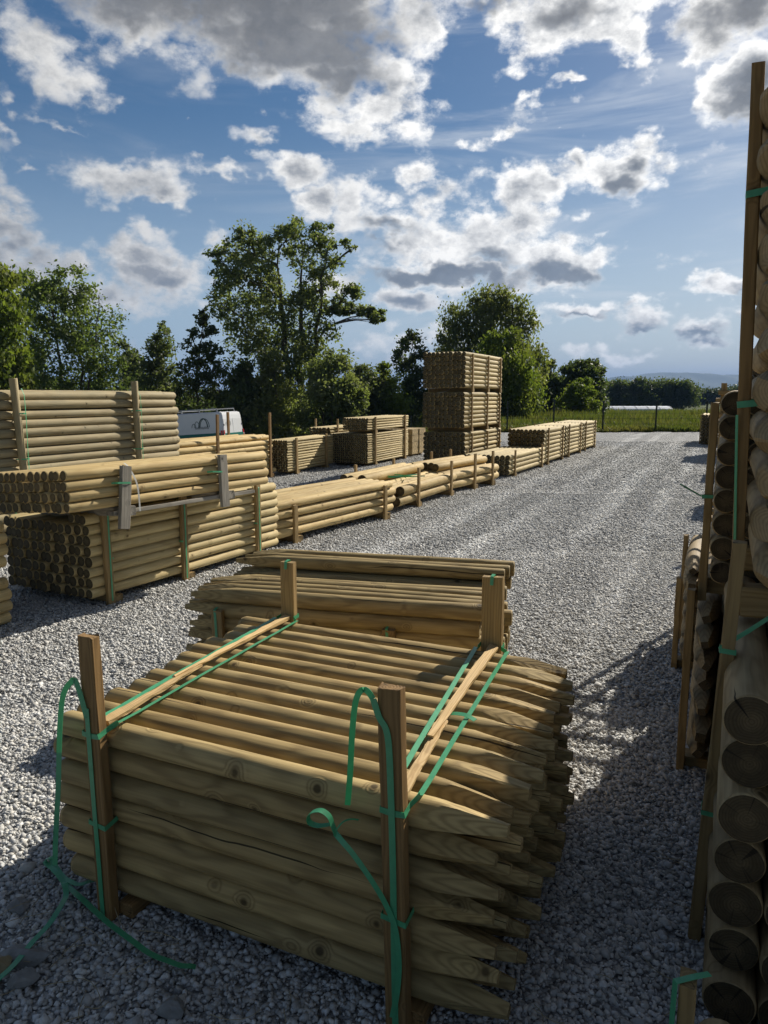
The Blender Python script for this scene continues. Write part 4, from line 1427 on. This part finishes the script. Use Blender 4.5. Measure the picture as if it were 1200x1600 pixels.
# dark bushes closing the gaps under the tree line
for i, (px, py, rx, ry, Y, lab) in enumerate(((30, 620, 60, 34, 52, 'dark bush under the willow at the picture edge'), (150, 618, 60, 26, 54, 'dark bush below the broad round tree'), (232, 622, 46, 26, 56, 'dark bush below the slender birch'),
                                              (290, 640, 50, 26, 52, 'dark bush under the open alder, above the van'), (345, 640, 36, 34, 55, 'dark bush between the alder and the conical evergreen'), (455, 655, 60, 36, 55, 'dark thicket around the poplar stems'),
                                              (590, 655, 46, 26, 56, 'dark bush below the two bright young trees'), (660, 650, 40, 40, 60, 'dark bush at the left foot of the pole tower'), (720, 640, 60, 30, 62, 'dark bush hidden behind the pole tower'),
                                              (860, 640, 40, 18, 66, 'dark bush at the meadow edge below the thin tree'), (930, 640, 24, 12, 75, 'dark bush between the oak and the polytunnel'))):
    tree('bush', lab, Y, px, [(px - rx * .4, py, rx * .6, ry), (px + rx * .4, py + 3, rx * .6, ry * .9), (px, py + ry * .6, rx, ry * .7)], LEAF_DARK, int(90 * rx * ry / 20), .14, trunk_r=.06, cat='bush', twig=False)

# distant woods and hills
def ridge(name, Y0, prof, depth, mat, kind='structure'):
    """Rounded long hill: prof = [(x metres, height)]."""
    V, Fc = [], []
    n_ = len(prof)
    rows = 9
    for i in range(rows):
        u = i / (rows - 1)
        hfac = math.sin(math.pi * min(1, u * .5 + 0.0) * 1.0) if u < 1 else 1.0
        for (x, h) in prof:
            V.append((x, Y0 + depth * u, -3 + (h + 3) * math.sin(u * math.pi / 2) + (0 if i in (0,) else 3 * math.sin(x * .013 + i) * (h / 60))))
    for (x, h) in prof:
        V.append((x, Y0 + depth * 1.8, -3))
    for i in range(rows):
        for j in range(n_ - 1):
            Fc.append((i * n_ + j, i * n_ + j + 1, (i + 1) * n_ + j + 1, (i + 1) * n_ + j))
    me = mesh_from(name, V, Fc, mat, True)
    return tag(obj(name, me), kind=kind)


HILLM, ht, hb = new_mat('forested_hill')
tcn = ht.add('ShaderNodeTexCoord')
hn = ht.noise(tcn.outputs['Object'], .012, 5, .65)
ht.put(hb.inputs['Base Color'], ht.mix(hn, (.03, .05, .02), (.07, .09, .035)))
hb.inputs['Roughness'].default_value = .95
px_h = [(-400, 612), (200, 612), (600, 611), (800, 608), (880, 603), (940, 596), (985, 588), (1025, 585), (1060, 583.5), (1100, 584), (1150, 587), (1220, 590), (1400, 594), (1800, 600), (2300, 606)]
prof = []
for a, b_ in zip(px_h[:-1], px_h[1:]):
    for q in range(8):
        u = q / 8
        x = a[0] + (b_[0] - a[0]) * u
        y = a[1] + (b_[1] - a[1]) * (u * u * (3 - 2 * u)) + .5 * math.sin(x * .09) + .35 * math.sin(x * .23 + 1)
        w_ = atd(x, y, 5200)
        prof.append((w_[0] * .96, w_[2]))
ridge('hill', 4200, prof, 1000, HILLM)
prof = []
for q in range(60):
    x = 700 + q * 14
    y = 611 - 3 * math.sin(q * .21) - 1.5 * math.sin(q * .7)
    w_ = atd(x, y, 1400)
    prof.append((w_[0], w_[2]))
ridge('hill', 1200, prof, 200, HILLM)

# far wood behind the field trees: reads as one mass
rg = np.random.default_rng(77)
n = 26000
X = 60 + 420 * rg.random(n)
Yv = 420 + 60 * rg.random(n)
topz = 5.5 + 2.5 * np.sin(X * .06) + 1.5 * np.sin(X * .17 + 1) + 1.0 * np.sin(X * .41)
Z = -2 + (topz + 2) * rg.random(n) ** .55
a = rg.normal(size=(n, 3)); a /= np.linalg.norm(a, axis=1)[:, None]
b_ = rg.normal(size=(n, 3)); b_ /= np.linalg.norm(b_, axis=1)[:, None]
P = np.stack([X, Yv, Z], 1)
tag(obj('woods', mesh_np('woods', np.stack([P - a * .7, P + b_ * .6, P + a * .7, P - b_ * .6], 1).reshape(-1, 3), 4, LEAF_FAR)), kind='stuff')

# ================================================================== POLYTUNNEL
g0 = at(932, 647, -1.45)
GY = 122.0
xa, xb = (932 - 600) / F * GY, (1041 - 600) / F * GY
PT = simple('tunnel_film', (.62, .66, .72), .45, var=.06, scale=.8)
gv, gf = [], []
gl = xb - xa
ns, na = 24, 12
for i in range(ns + 1):
    for k in range(na + 1):
        t = math.pi * k / na
        rr_ = 1.0 + (.012 if i % 2 else -.012)
        gv.append((i / ns * gl, -2.2 * math.cos(t) * rr_, 1.15 * math.sin(t) ** .8 * rr_))
for i in range(ns):
    for k in range(na):
        q0 = i * (na + 1) + k
        gf.append((q0, q0 + 1, q0 + na + 2, q0 + na + 1))
gf.append(tuple(range(na + 1)))
gf.append(tuple(reversed(range(ns * (na + 1), (ns + 1) * (na + 1)))))
pt = empty('polytunnel', (xa, GY, float(ground_z(xa, GY)) + .02), math.radians(3))
tag(pt, 'long low white polytunnel across the meadow in front of dark trees', 'polytunnel')
obj('film_cover', mesh_from('film_cover', gv, gf, PT, True, 50), pt)
for i in range(0, ns + 1, 4):
    pts = [(i / ns * gl, -2.2 * math.cos(math.pi * k / na) * 1.02, 1.15 * max(math.sin(math.pi * k / na), 0) ** .8 * 1.02 + .01) for k in range(na + 1)]
    obj('hoop', ribbon_mesh(pts, (1, 0, 0), .06, .03, simple('tunnel_hoop', (.35, .36, .38), .5), 'hoop'), pt)

# ================================================================== VAN
VF = np.array([-.95, .31])
VF = VF / np.hypot(*VF)
VL = np.array([-VF[1], VF[0]])
corner = atd(352, 643, 35.0)
vo = corner[:2] - .93 * VL
VH = 2.36
vz = float(corner[2]) - VH
van = empty('delivery_van', (vo[0], vo[1], vz), 0)
van.rotation_euler = (Matrix.Rotation(math.atan2(VF[1], VF[0]), 3, 'Z') @ Matrix.Rotation(math.radians(4.2), 3, 'Y')).to_euler()
tag(van, 'white delivery van with green stripe, arch logo and roof rack, parked behind the pole pile', 'van')
WHITE = simple('van_paint', (.72, .73, .74), .3, spec=.5, var=.02, scale=3)
VGLASS = simple('van_glass', (.02, .025, .03), .08, spec=.6)
BLACKP = simple('black_plastic', (.02, .02, .02), .5)
VGREEN = simple('green_stripe', (.01, .15, .12), .4)
VINK = simple('logo_ink', (.02, .06, .05), .5)
VINK2 = simple('grey_lettering', (.22, .24, .25), .5)
REDL = simple('tail_light_red', (.45, .01, .015), .2, spec=.6)
CLEARL = simple('tail_light_clear', (.6, .45, .42), .2, spec=.6)
STEEL = simple('rack_steel', (.35, .36, .36), .4, .7)
TYRE = simple('tyre_rubber', (.015, .015, .015), .8)


def vy(z):
    return .985 - .03 * max(0, z - .9) - .04 * max(0, z - 1.5)


prof = [(0.06, .42), (0.0, .62), (0.0, 1.05), (0.02, 1.6), (0.05, 2.18), (.09, 2.31), (.22, 2.365), (2.2, 2.40), (3.7, 2.37), (3.98, 2.27), (4.25, 2.0), (4.72, 1.40), (5.0, 1.22), (5.32, 1.06), (5.44, .80), (5.46, .55), (5.40, .36), (4.9, .30), (1.4, .30), (.3, .33)]
vv, vf = [], []
m_ = len(prof)
ysec = [-1.0, -.93, -.5, 0, .5, .93, 1.0]
for yi in ysec:
    for (x, z) in prof:
        s_ = abs(yi)
        inset = .0
        zz_ = z
        if s_ == 1.0:
            zz_ = .36 + (z - .36) * .975 if z > 2.0 else z
            xx = x + (.05 if x < .3 else (-.05 if x > 4.9 else 0))
        else:
            xx = x
        vv.append((xx, yi * vy(zz_), zz_))
for i in range(len(ysec) - 1):
    for k in range(m_):
        k2 = (k + 1) % m_
        vf.append((i * m_ + k, i * m_ + k2, (i + 1) * m_ + k2, (i + 1) * m_ + k))
vf.append(tuple(reversed(range(m_))))
vf.append(tuple((len(ysec) - 1) * m_ + k for k in range(m_)))
vf = [tuple(reversed(f)) for f in vf]
body = obj('body', mesh_from('body', vv, vf, WHITE, True, 35), van)


def side_quad(name, pts, mat, parent, t=.006, side=1):
    """Thin plate on the side of the van, pts = [(x, z)]."""
    v_, f_ = [], []
    k = len(pts)
    for o_ in (0.0, t):
        for (x, z) in pts:
            v_.append((x, side * (vy(z) + .003 + o_), z))
    f_.append(tuple(range(k)))
    f_.append(tuple(range(2 * k - 1, k - 1, -1)))
    for i in range(k):
        f_.append((i, i + k, (i + 1) % k + k, (i + 1) % k))
    if side > 0:
        pass
    return obj(name, mesh_from(name, v_, f_, mat), parent)


def rx(z):
    return np.interp(z, [.62, 1.05, 1.6, 2.18], [0.0, 0.0, .02, .05])


def rear_quad(name, pts, mat, parent, t=.006):
    v_, f_ = [], []
    k = len(pts)
    for o_ in (0.0, t):
        for (y, z) in pts:
            v_.append((rx(z) - .003 - o_, y, z))
    f_.append(tuple(range(k)))
    f_.append(tuple(range(2 * k - 1, k - 1, -1)))
    for i in range(k):
        f_.append((i, i + k, (i + 1) % k + k, (i + 1) % k))
    return obj(name, mesh_from(name, v_, f_, mat), parent)


for sd in (1, -1):
    side_quad('stripe', [(.16, 1.22), (4.6, 1.20), (4.6, 1.36), (2.0, 1.38), (.16, 1.37)], VGREEN, body, side=sd)
    side_quad('cab_window', [(3.35, 1.42), (4.50, 1.42), (4.12, 1.98), (3.35, 2.0)], VGLASS, van, side=sd)
    side_quad('side_moulding', [(1.3, .62), (4.2, .62), (4.2, .74), (1.3, .74)], BLACKP, van, .02, side=sd)
for y0, y1 in ((-.88, -.02), (.02, .88)):
    rd = rear_quad('rear_door', [(y0, .68), (y1, .68), (y1, 2.02), (y0 * .97, 2.02)] if y0 < 0 else [(y0, .68), (y1, .68), (y1 * .97, 2.02), (y0, 2.02)], WHITE, van, .012)
    v_ = rear_quad('stripe', [(y0, 1.20), (y1, 1.20), (y1, 1.34), (y0, 1.34)], VGREEN, rd, .018)
    hy = y1 - .08 if y0 < 0 else y0 + .04
    rear_quad('hinge', [(y0 if y0 < 0 else y1 - .05, 1.7), (y0 + .05 if y0 < 0 else y1, 1.7), (y0 + .05 if y0 < 0 else y1, 1.78), (y0 if y0 < 0 else y1 - .05, 1.78)], BLACKP, rd, .03)
    if y0 > 0:
        rear_quad('handle', [(y0 + .02, 1.02), (y0 + .10, 1.02), (y0 + .10, 1.18), (y0 + .02, 1.18)], BLACKP, rd, .03)
for sd in (1, -1):
    tl = rear_quad('tail_light', [(sd * .885, 1.08), (sd * .965, 1.08), (sd * .955, 1.48), (sd * .875, 1.48)], REDL, van, .03)
    rear_quad('clear_lens', [(sd * .885, 1.22), (sd * .967, 1.22), (sd * .965, 1.31), (sd * .88, 1.31)], CLEARL, tl, .034)
    side_quad('lamp_side', [(.03, 1.08), (.16, 1.08), (.16, 1.48), (.05, 1.48)], REDL, tl, .012, side=sd)
rear_quad('number_plate', [(-.26, .76), (.26, .76), (.26, .88), (-.26, .88)], WHITE, van, .022)
o = obj('bumper', beam_mesh(1.9, .22, .16, BLACKP, 2, seg=2), van, (.0, -.95, .52), (0, 0, math.pi / 2))


def arch(x0, z0, w_, h, th, sidefun, name, parent, mat=VINK, lean=0.0):
    k = 16
    outer, inner = [], []
    for i in range(k + 1):
        t = math.pi * i / k
        outer.append((x0 - w_ / 2 * math.cos(t) + lean * math.sin(t), z0 + h * math.sin(t)))
        inner.append((x0 - (w_ / 2 - th) * math.cos(t) + lean * math.sin(t), z0 + (h - th) * math.sin(t)))
    v_, f_ = [], []
    for q in (outer, inner):
        for (a_, b2) in q:
            v_.append(sidefun(a_, b2))
    for i in range(k):
        f_.append((i, i + 1, k + 2 + i, k + 1 + i))
    return obj(name, mesh_from(name, v_, f_, mat), parent)


sidef = lambda x, z: (x, vy(z) + .008, z)
rearf = lambda y, z: (rx(z) - .026, y, z)
for fn_, sc, ox, oz, par, dirn in ((sidef, 1.0, 1.20, 1.68, body, -1), (rearf, .52, .45, 1.74, body, -1)):
    # seen from outside the small arches stand on the left and the big double arch on the right
    arch(ox - dirn * .40 * sc, oz, .24 * sc, .20 * sc, .022 * sc, fn_, 'logo', par)
    arch(ox - dirn * .22 * sc, oz, .28 * sc, .30 * sc, .024 * sc, fn_, 'logo', par)
    arch(ox + dirn * .12 * sc, oz, .52 * sc, .44 * sc, .050 * sc, fn_, 'logo', par)
    arch(ox + dirn * .20 * sc, oz, .54 * sc, .42 * sc, .030 * sc, fn_, 'logo', par)
    r_ = random.Random(8)
    lv, lf = [], []
    for i in range(9):
        a0 = ox - .42 * sc + i * .085 * sc
        for (u0, u1, z0, z1) in ((0, .018, 0, .11), (.018, .05, r_.choice((0, .045, .09)), 0), (.05, .066, 0, .11 if r_.random() < .5 else .06)):
            if z1 == 0:
                z1 = z0 + .02
            q0 = len(lv)
            for (du, dz) in ((u0, z0), (u1, z0), (u1, z1), (u0, z1)):
                lv.append(fn_(a0 + du * sc, oz - .06 * sc + dz * sc - .02))
            lf.append((q0, q0 + 1, q0 + 2, q0 + 3))
    obj('lettering', mesh_from('lettering', lv, lf, VINK2), par)
for sd in (1, -1):
    for x in (1.15, 4.35):
        w0 = bpy.data.objects.new('wheel', None)
        link(w0, van)
        w0.location = (x, sd * .86, .335)
        bm = bmesh.new()
        bmesh.ops.create_cone(bm, cap_ends=True, segments=24, radius1=.335, radius2=.335, depth=.22, matrix=Matrix.Rotation(math.pi / 2, 4, 'X'))
        bmesh.ops.bevel(bm, geom=[e for e in bm.edges if len(e.link_faces) == 2 and e.calc_face_angle() > 1], offset=.04, segments=2, affect='EDGES')
        me = bpy.data.meshes.new('tyre'); bm.to_mesh(me); bm.free(); me.materials.append(TYRE)
        obj('tyre', me, w0)
        bm = bmesh.new()
        bmesh.ops.create_cone(bm, cap_ends=True, segments=20, radius1=.21, radius2=.19, depth=.235, matrix=Matrix.Rotation(math.pi / 2, 4, 'X'))
        me = bpy.data.meshes.new('rim'); bm.to_mesh(me); bm.free(); me.materials.append(STEEL)
        obj('rim', me, w0)
rack = obj('roof_rack', ribbon_mesh([(.35, .80, 2.52), (3.3, .80, 2.55)], (0, 0, 1), .05, .035, STEEL, 'rail'), van)
obj('rail', ribbon_mesh([(.35, -.80, 2.52), (3.3, -.80, 2.55)], (0, 0, 1), .05, .035, STEEL, 'rail'), rack)
for x in (.35, 1.3, 2.3, 3.3):
    obj('crossbar', ribbon_mesh([(x, -.84, 2.36), (x, -.80, 2.50), (x, .80, 2.50), (x, .84, 2.36)], (1, 0, 0), .05, .03, STEEL, 'bar'), rack)
# windscreen
vv = [(4.27, -.80, 1.99), (4.27, .80, 1.99), (4.71, .86, 1.43), (4.71, -.86, 1.43)]
vv = [(x + .012, y, z + .012) for x, y, z in vv]
obj('windscreen', mesh_from('windscreen', vv, [(0, 3, 2, 1)], VGLASS), van)

# ================================================================== AIR
def box_mesh(name, x0, x1, y0, y1, z0, z1, mat):
    v_ = [(x, y, z) for x in (x0, x1) for y in (y0, y1) for z in (z0, z1)]
    f_ = [(0, 1, 3, 2), (4, 6, 7, 5), (0, 4, 5, 1), (2, 3, 7, 6), (0, 2, 6, 4), (1, 5, 7, 3)]
    return mesh_from(name, v_, f_, mat)


HZ = bpy.data.materials.new('haze')
HZ.use_nodes = True
hz = NT(HZ.node_tree)
hz.n.remove(hz.n['Principled BSDF'])
vol = hz.add('ShaderNodeVolumePrincipled')
vol.inputs['Color'].default_value = (.30, .52, .95, 1)
vol.inputs['Density'].default_value = HAZE_D = 1.6e-4
vol.inputs['Anisotropy'].default_value = 0.0
hz.l.new(vol.outputs[0], hz.n['Material Output'].inputs['Volume'])
if HAZE_D > 0:
    tag(obj('haze', box_mesh('haze', -9400, 9400, -2200, 9400, -12, 260, HZ)), kind='stuff')

# ================================================================== SUN
sl = bpy.data.lights.new('sun', 'SUN')
sl.energy = 5.0
sl.angle = math.radians(.5)
sl.color = (1.0, .93, .82)
so = bpy.data.objects.new('sun', sl)
link(so)
so.rotation_euler = SUN_DIR.to_track_quat('Z', 'Y').to_euler()
so.location = (20, 20, 30)

# ================================================================== SKY WITH CLOUDS
W = bpy.data.worlds.new("World")
SC.world = W
W.use_nodes = True
t = NT(W.node_tree)
for nd in list(t.n):
    t.n.remove(nd)
outw = t.add('ShaderNodeOutputWorld')
sky = t.add('ShaderNodeTexSky', sky_type='NISHITA')
sky.sun_disc = False
sky.sun_elevation = SUN_EL
sky.sun_rotation = SUN_AZ
sky.altitude = 300
sky.air_density = 1.0
sky.dust_density = .6
sky.ozone_density = 1.6
bg = t.add('ShaderNodeBackground')
bg.inputs['Strength'].default_value = .05
hsv = t.add('ShaderNodeHueSaturation')
hsv.inputs['Saturation'].default_value = 1.3
t.l.new(sky.outputs[0], hsv.inputs['Color'])
t.l.new(hsv.outputs[0], bg.inputs['Color'])
tc = t.add('ShaderNodeTexCoord')
D = t.v('NORMALIZE', tc.outputs['Generated'])
ds = t.sep(D)
AZ = t.m('ARCTAN2', ds[0], ds[1])
EL = t.m('ARCSINE', ds[2])
AE = t.comb(AZ, EL, 0.0)


def azel(px, py):
    r = ray(px, py)
    r = r / np.linalg.norm(r)
    return math.atan2(r[0], r[1]), math.asin(r[2])


# ragged warp of the cloud outlines
wn = t.v('SUBTRACT', t.noise(t.v('MULTIPLY', D, (9.0, 9.0, 13.0)), 1.0, 4, .6, out=1), (.5, .5, .5))
wn2 = t.v('SUBTRACT', t.noise(t.v('MULTIPLY', D, (38.0, 38.0, 52.0)), 1.0, 4, .6, out=1), (.5, .5, .5))
AEw = t.v('ADD', AE, t.v('MULTIPLY', wn, (.12, .095, 0.0)))
AEw = t.v('ADD', AEw, t.v('MULTIPLY', wn2, (.030, .026, 0.0)))


def blobs(lst, vec):
    cur = None
    for px, py, rx_, ry_, w_ in lst:
        a, e = azel(px, py)
        a2, _ = azel(px + rx_, py)
        _, e2 = azel(px, py - ry_)
        _, e3 = azel(px, py + ry_)
        ra, re = max(abs(a2 - a), .004), max(abs(e2 - e3) / 2, .004)
        q = t.v('MULTIPLY', t.v('SUBTRACT', vec, (a, e, 0)), (1 / ra, 1 / re, 0))
        ln = t.v('LENGTH', q, out=1)
        k = t.m('MULTIPLY_ADD', ln, -w_, w_)
        cur = k if cur is None else t.m('MAXIMUM', cur, k)
    return cur


CL = [  # x, y, rx, ry, weight: where the cloud heaps stand
    (330, -60, 520, 175, 1.15), (200, 20, 150, 75, .8), (430, 40, 230, 115, 1.1), (500, 110, 190, 95, 1.0), (600, 140, 90, 75, .9), (560, 200, 130, 35, .6), (425, 205, 55, 30, .6), (70, 60, 110, 70, .8), (110, 110, 50, 45, .6),
    (640, 50, 110, 90, .7), (900, 20, 170, 85, 1.0), (840, 70, 90, 55, .8), (990, 60, 60, 60, .8), (1150, 30, 150, 90, .9), (1160, 130, 80, 90, 1.0), (1090, 90, 40, 40, .7),
    (905, 138, 40, 12, .5), (835, 148, 32, 10, .45), (692, 70, 26, 12, .45), (740, 212, 70, 22, .55), (790, 205, 25, 10, .4), (650, 200, 60, 50, .5), (860, 204, 14, 7, .4),
    (978, 265, 96, 60, 1.0), (1030, 262, 40, 38, .7), (895, 238, 20, 22, .6), (822, 285, 76, 60, .95), (810, 340, 90, 50, .7), (640, 270, 32, 34, .55), (640, 350, 120, 62, .9), (560, 330, 50, 60, .6), (760, 380, 150, 60, .95), (880, 405, 110, 50, .95), (940, 400, 70, 30, .8),
    (700, 425, 200, 35, .9), (950, 370, 22, 14, .5), (905, 330, 26, 20, .45), (450, 262, 52, 58, 1.0), (480, 320, 46, 38, .9), (540, 290, 26, 20, .35),
    (190, 280, 130, 56, 1.1), (240, 310, 80, 32, .9), (345, 275, 80, 26, .85), (265, 320, 50, 22, .4), (150, 245, 50, 22, .55), (55, 270, 30, 9, .4), (95, 190, 50, 10, .4), (15, 160, 18, 22, .4), (0, 205, 16, 14, .5), (300, 178, 16, 10, .35), (165, 140, 20, 20, .4),
    (0, 355, 100, 66, 1.15), (50, 410, 120, 58, 1.1), (130, 425, 80, 48, 1.0), (200, 395, 80, 42, .95), (250, 440, 105, 52, 1.1), (170, 470, 120, 48, .95), (300, 470, 60, 24, .6), (330, 390, 30, 24, .5), (220, 360, 60, 30, .5),
    (600, 470, 80, 30, .5), (660, 480, 90, 24, .6), (540, 440, 60, 30, .5), (900, 482, 110, 22, .7), (1010, 500, 110, 30, .7), (1090, 515, 90, 30, .65), (1130, 440, 70, 24, .8), (1000, 470, 90, 14, .5), (1150, 490, 60, 40, .7), (620, 540, 120, 22, .35), (960, 545, 160, 14, .4),
    (1300, 250, 160, 110, .9), (-150, 250, 130, 90, .9), (1400, 450, 160, 60, .8), (-200, 460, 160, 60, .8), (1500, 60, 160, 110, .9), (-250, 40, 200, 110, .9),
]
DK = [  # shaded cores
    (330, -40, 480, 150, 1.15), (470, 60, 220, 95, 1.2), (520, 120, 120, 62, 1.0), (200, 30, 120, 50, .7), (760, 0, 120, 30, .7), (880, 20, 70, 40, .55), (1150, 30, 130, 70, 1.0), (1175, 160, 55, 60, .9), (965, 275, 60, 30, 1.1), (620, 355, 70, 24, .9), (690, 430, 190, 24, 1.2), (880, 425, 110, 24, 1.1), (760, 405, 60, 24, .8), (650, 480, 90, 20, .7),
    (600, 380, 60, 20, .7), (60, 400, 90, 40, .5), (20, 370, 60, 40, .5), (180, 470, 100, 30, .45), (250, 450, 60, 24, .4), (200, 300, 80, 26, .35), (900, 490, 90, 10, .7), (1010, 512, 100, 14, .7), (1090, 525, 80, 18, .8), (1140, 450, 40, 10, .6), (1150, 505, 40, 26, .7), (80, 30, 80, 50, .4),
]
cov = blobs(CL, AEw)
drk = blobs(DK, AEw)
Pn = t.v('MULTIPLY', D, (1.0, 1.0, 1.5))
f1 = t.noise(Pn, 13.0, 10, .66)
f2 = t.noise(t.v('ADD', Pn, tuple(0.012 * q for q in SUN_DIR)), 13.0, 10, .66)
f3 = t.noise(Pn, 5.0, 4, .55)
# unseen cloud added behind the viewer and overhead to make the fill light neutral
rear = t.m('MAXIMUM', t.m('MULTIPLY', t.step(1.0, 1.7, t.m('ABSOLUTE', AZ)), .55), t.m('MULTIPLY', t.step(.72, 1.0, EL), .55))
cov = t.m('MAXIMUM', cov, t.m('ADD', rear, -.15))
drk = t.m('MAXIMUM', drk, t.m('MULTIPLY', rear, 1.35))
Pw = t.v('ADD', Pn, t.v('MULTIPLY', wn2, (.035, .035, .035)))
def puffs(vec):
    a_ = t.vor(vec, 15.0)[0]
    b2_ = t.vor(vec, 38.0)[0]
    return t.m('ADD', t.m('MULTIPLY', a_, -.62), t.m('MULTIPLY', b2_, -.34))
puff = puffs(Pw)
puff2 = puffs(t.v('ADD', Pw, tuple(0.014 * q for q in SUN_DIR)))
dens = t.m('ADD', cov, t.m('MULTIPLY', t.m('SUBTRACT', f1, .5), 1.7))
dens = t.m('ADD', dens, t.m('ADD', puff, .44))
dens = t.m('ADD', dens, t.m('MULTIPLY', t.m('SUBTRACT', f3, .5), .5))
alpha = t.step(.0, t.lin(AZ, -.5, .1, .66, .48), dens)
relief = t.m('ADD', t.m('MULTIPLY', t.m('SUBTRACT', f1, f2), 6.0), t.m('MULTIPLY', t.m('SUBTRACT', puff, puff2), 2.6))
core = t.step(.02, .78, t.m('ADD', drk, t.m('ADD', t.m('MULTIPLY', t.m('SUBTRACT', f1, .5), 1.2), t.m('ADD', t.m('MULTIPLY', puff, .4), .2))))
thick = t.step(.18, 1.15, dens)
mu = t.v('DOT_PRODUCT', D, tuple(SUN_DIR), out=1)
glow = t.step(.35, .98, mu)
# sunlit rim, shaded body
bright = t.m('MULTIPLY_ADD', glow, .48, .54)
rimc = t.comb(bright, t.m('MULTIPLY', bright, .985), t.m('MULTIPLY', bright, .955))
bodyv = t.m('MULTIPLY_ADD', glow, .12, .26)
bodyc = t.comb(t.m('MULTIPLY', bodyv, .93), t.m('MULTIPLY', bodyv, .97), t.m('MULTIPLY', bodyv, 1.03))
corev = t.m('MULTIPLY', t.m('MULTIPLY_ADD', glow, .03, .105), t.lin(rear, 0, .55, 1.0, .40))  # added rear cloud dimmed to weaken the fill light
lowel = t.step(.5, .1, EL)
corec = t.mix(lowel, t.comb(t.m('MULTIPLY', corev, 1.0), t.m('MULTIPLY', corev, 1.02), t.m('MULTIPLY', corev, 1.06)), t.comb(t.m('MULTIPLY', corev, .95), t.m('MULTIPLY', corev, 1.18), t.m('MULTIPLY', corev, 1.5)))
cc = t.mix(t.m('ADD', t.m('MULTIPLY', thick, .95), t.m('MULTIPLY', relief, -.60), clamp=True), rimc, bodyc)
cc = t.mix(t.m('MULTIPLY', core, .90), cc, t.mix(1.0, corec, t.comb(*[t.m('MULTIPLY_ADD', f1, 1.2, .36)] * 3), 'MULTIPLY'))
# thin high streaks and the milky air near the horizon
st = t.noise(t.v('MULTIPLY', t.comb(t.m('ADD', AZ, t.m('MULTIPLY', EL, -.8)), EL, 0.0), (3.0, 22.0, 1.0)), 1.0, 5, .6, .6)
cir = t.m('MULTIPLY', t.step(.45, .8, st), t.m('MULTIPLY', t.step(.62, .28, EL), t.step(-.7, .5, AZ)))
cirv = t.m('MULTIPLY_ADD', glow, .25, .42)
cir_c = t.comb(t.m('MULTIPLY', cirv, .95), cirv, t.m('MULTIPLY', cirv, 1.06))
milk = t.m('MULTIPLY', t.m('MULTIPLY', t.step(.36, .0, EL), t.step(2.2, 1.0, t.m('ABSOLUTE', AZ))), .62)  # faded out behind the viewer to darken unseen low sky and its fill
milk_c = t.mix(glow, (.36, .46, .58, 1), (.54, .60, .66, 1))
ca = t.add('ShaderNodeBackground'); t.put(ca.inputs['Color'], milk_c)
cb = t.add('ShaderNodeBackground'); t.put(cb.inputs['Color'], cir_c)
cl = t.add('ShaderNodeBackground'); t.put(cl.inputs['Color'], cc)


def mixsh(f, a, b_):
    nd = t.add('ShaderNodeMixShader')
    t.put(nd.inputs[0], f)
    t.l.new(a, nd.inputs[1])
    t.l.new(b_, nd.inputs[2])
    return nd.outputs[0]


s1 = mixsh(milk, bg.outputs[0], ca.outputs[0])
s2 = mixsh(t.m('MULTIPLY', cir, .8), s1, cb.outputs[0])
s3 = mixsh(alpha, s2, cl.outputs[0])
t.l.new(s3, outw.inputs['Surface'])
W.cycles.sampling_method = 'MANUAL'
W.cycles.sample_map_resolution = 512

# ================================================================== RENDER SETTINGS
SC.view_settings.view_transform = 'Standard'
SC.view_settings.look = 'None'
SC.view_settings.exposure = 0.38
SC.view_settings.gamma = 1.0
SC.render.engine = 'CYCLES'
SC.cycles.max_bounces = 5
SC.cycles.diffuse_bounces = 2
SC.cycles.glossy_bounces = 2
SC.cycles.transmission_bounces = 3
SC.cycles.volume_bounces = 0
SC.cycles.use_denoising = True
SC.cycles.denoiser = 'OPENIMAGEDENOISE'
SC.cycles.caustics_reflective = False
SC.cycles.caustics_refractive = False
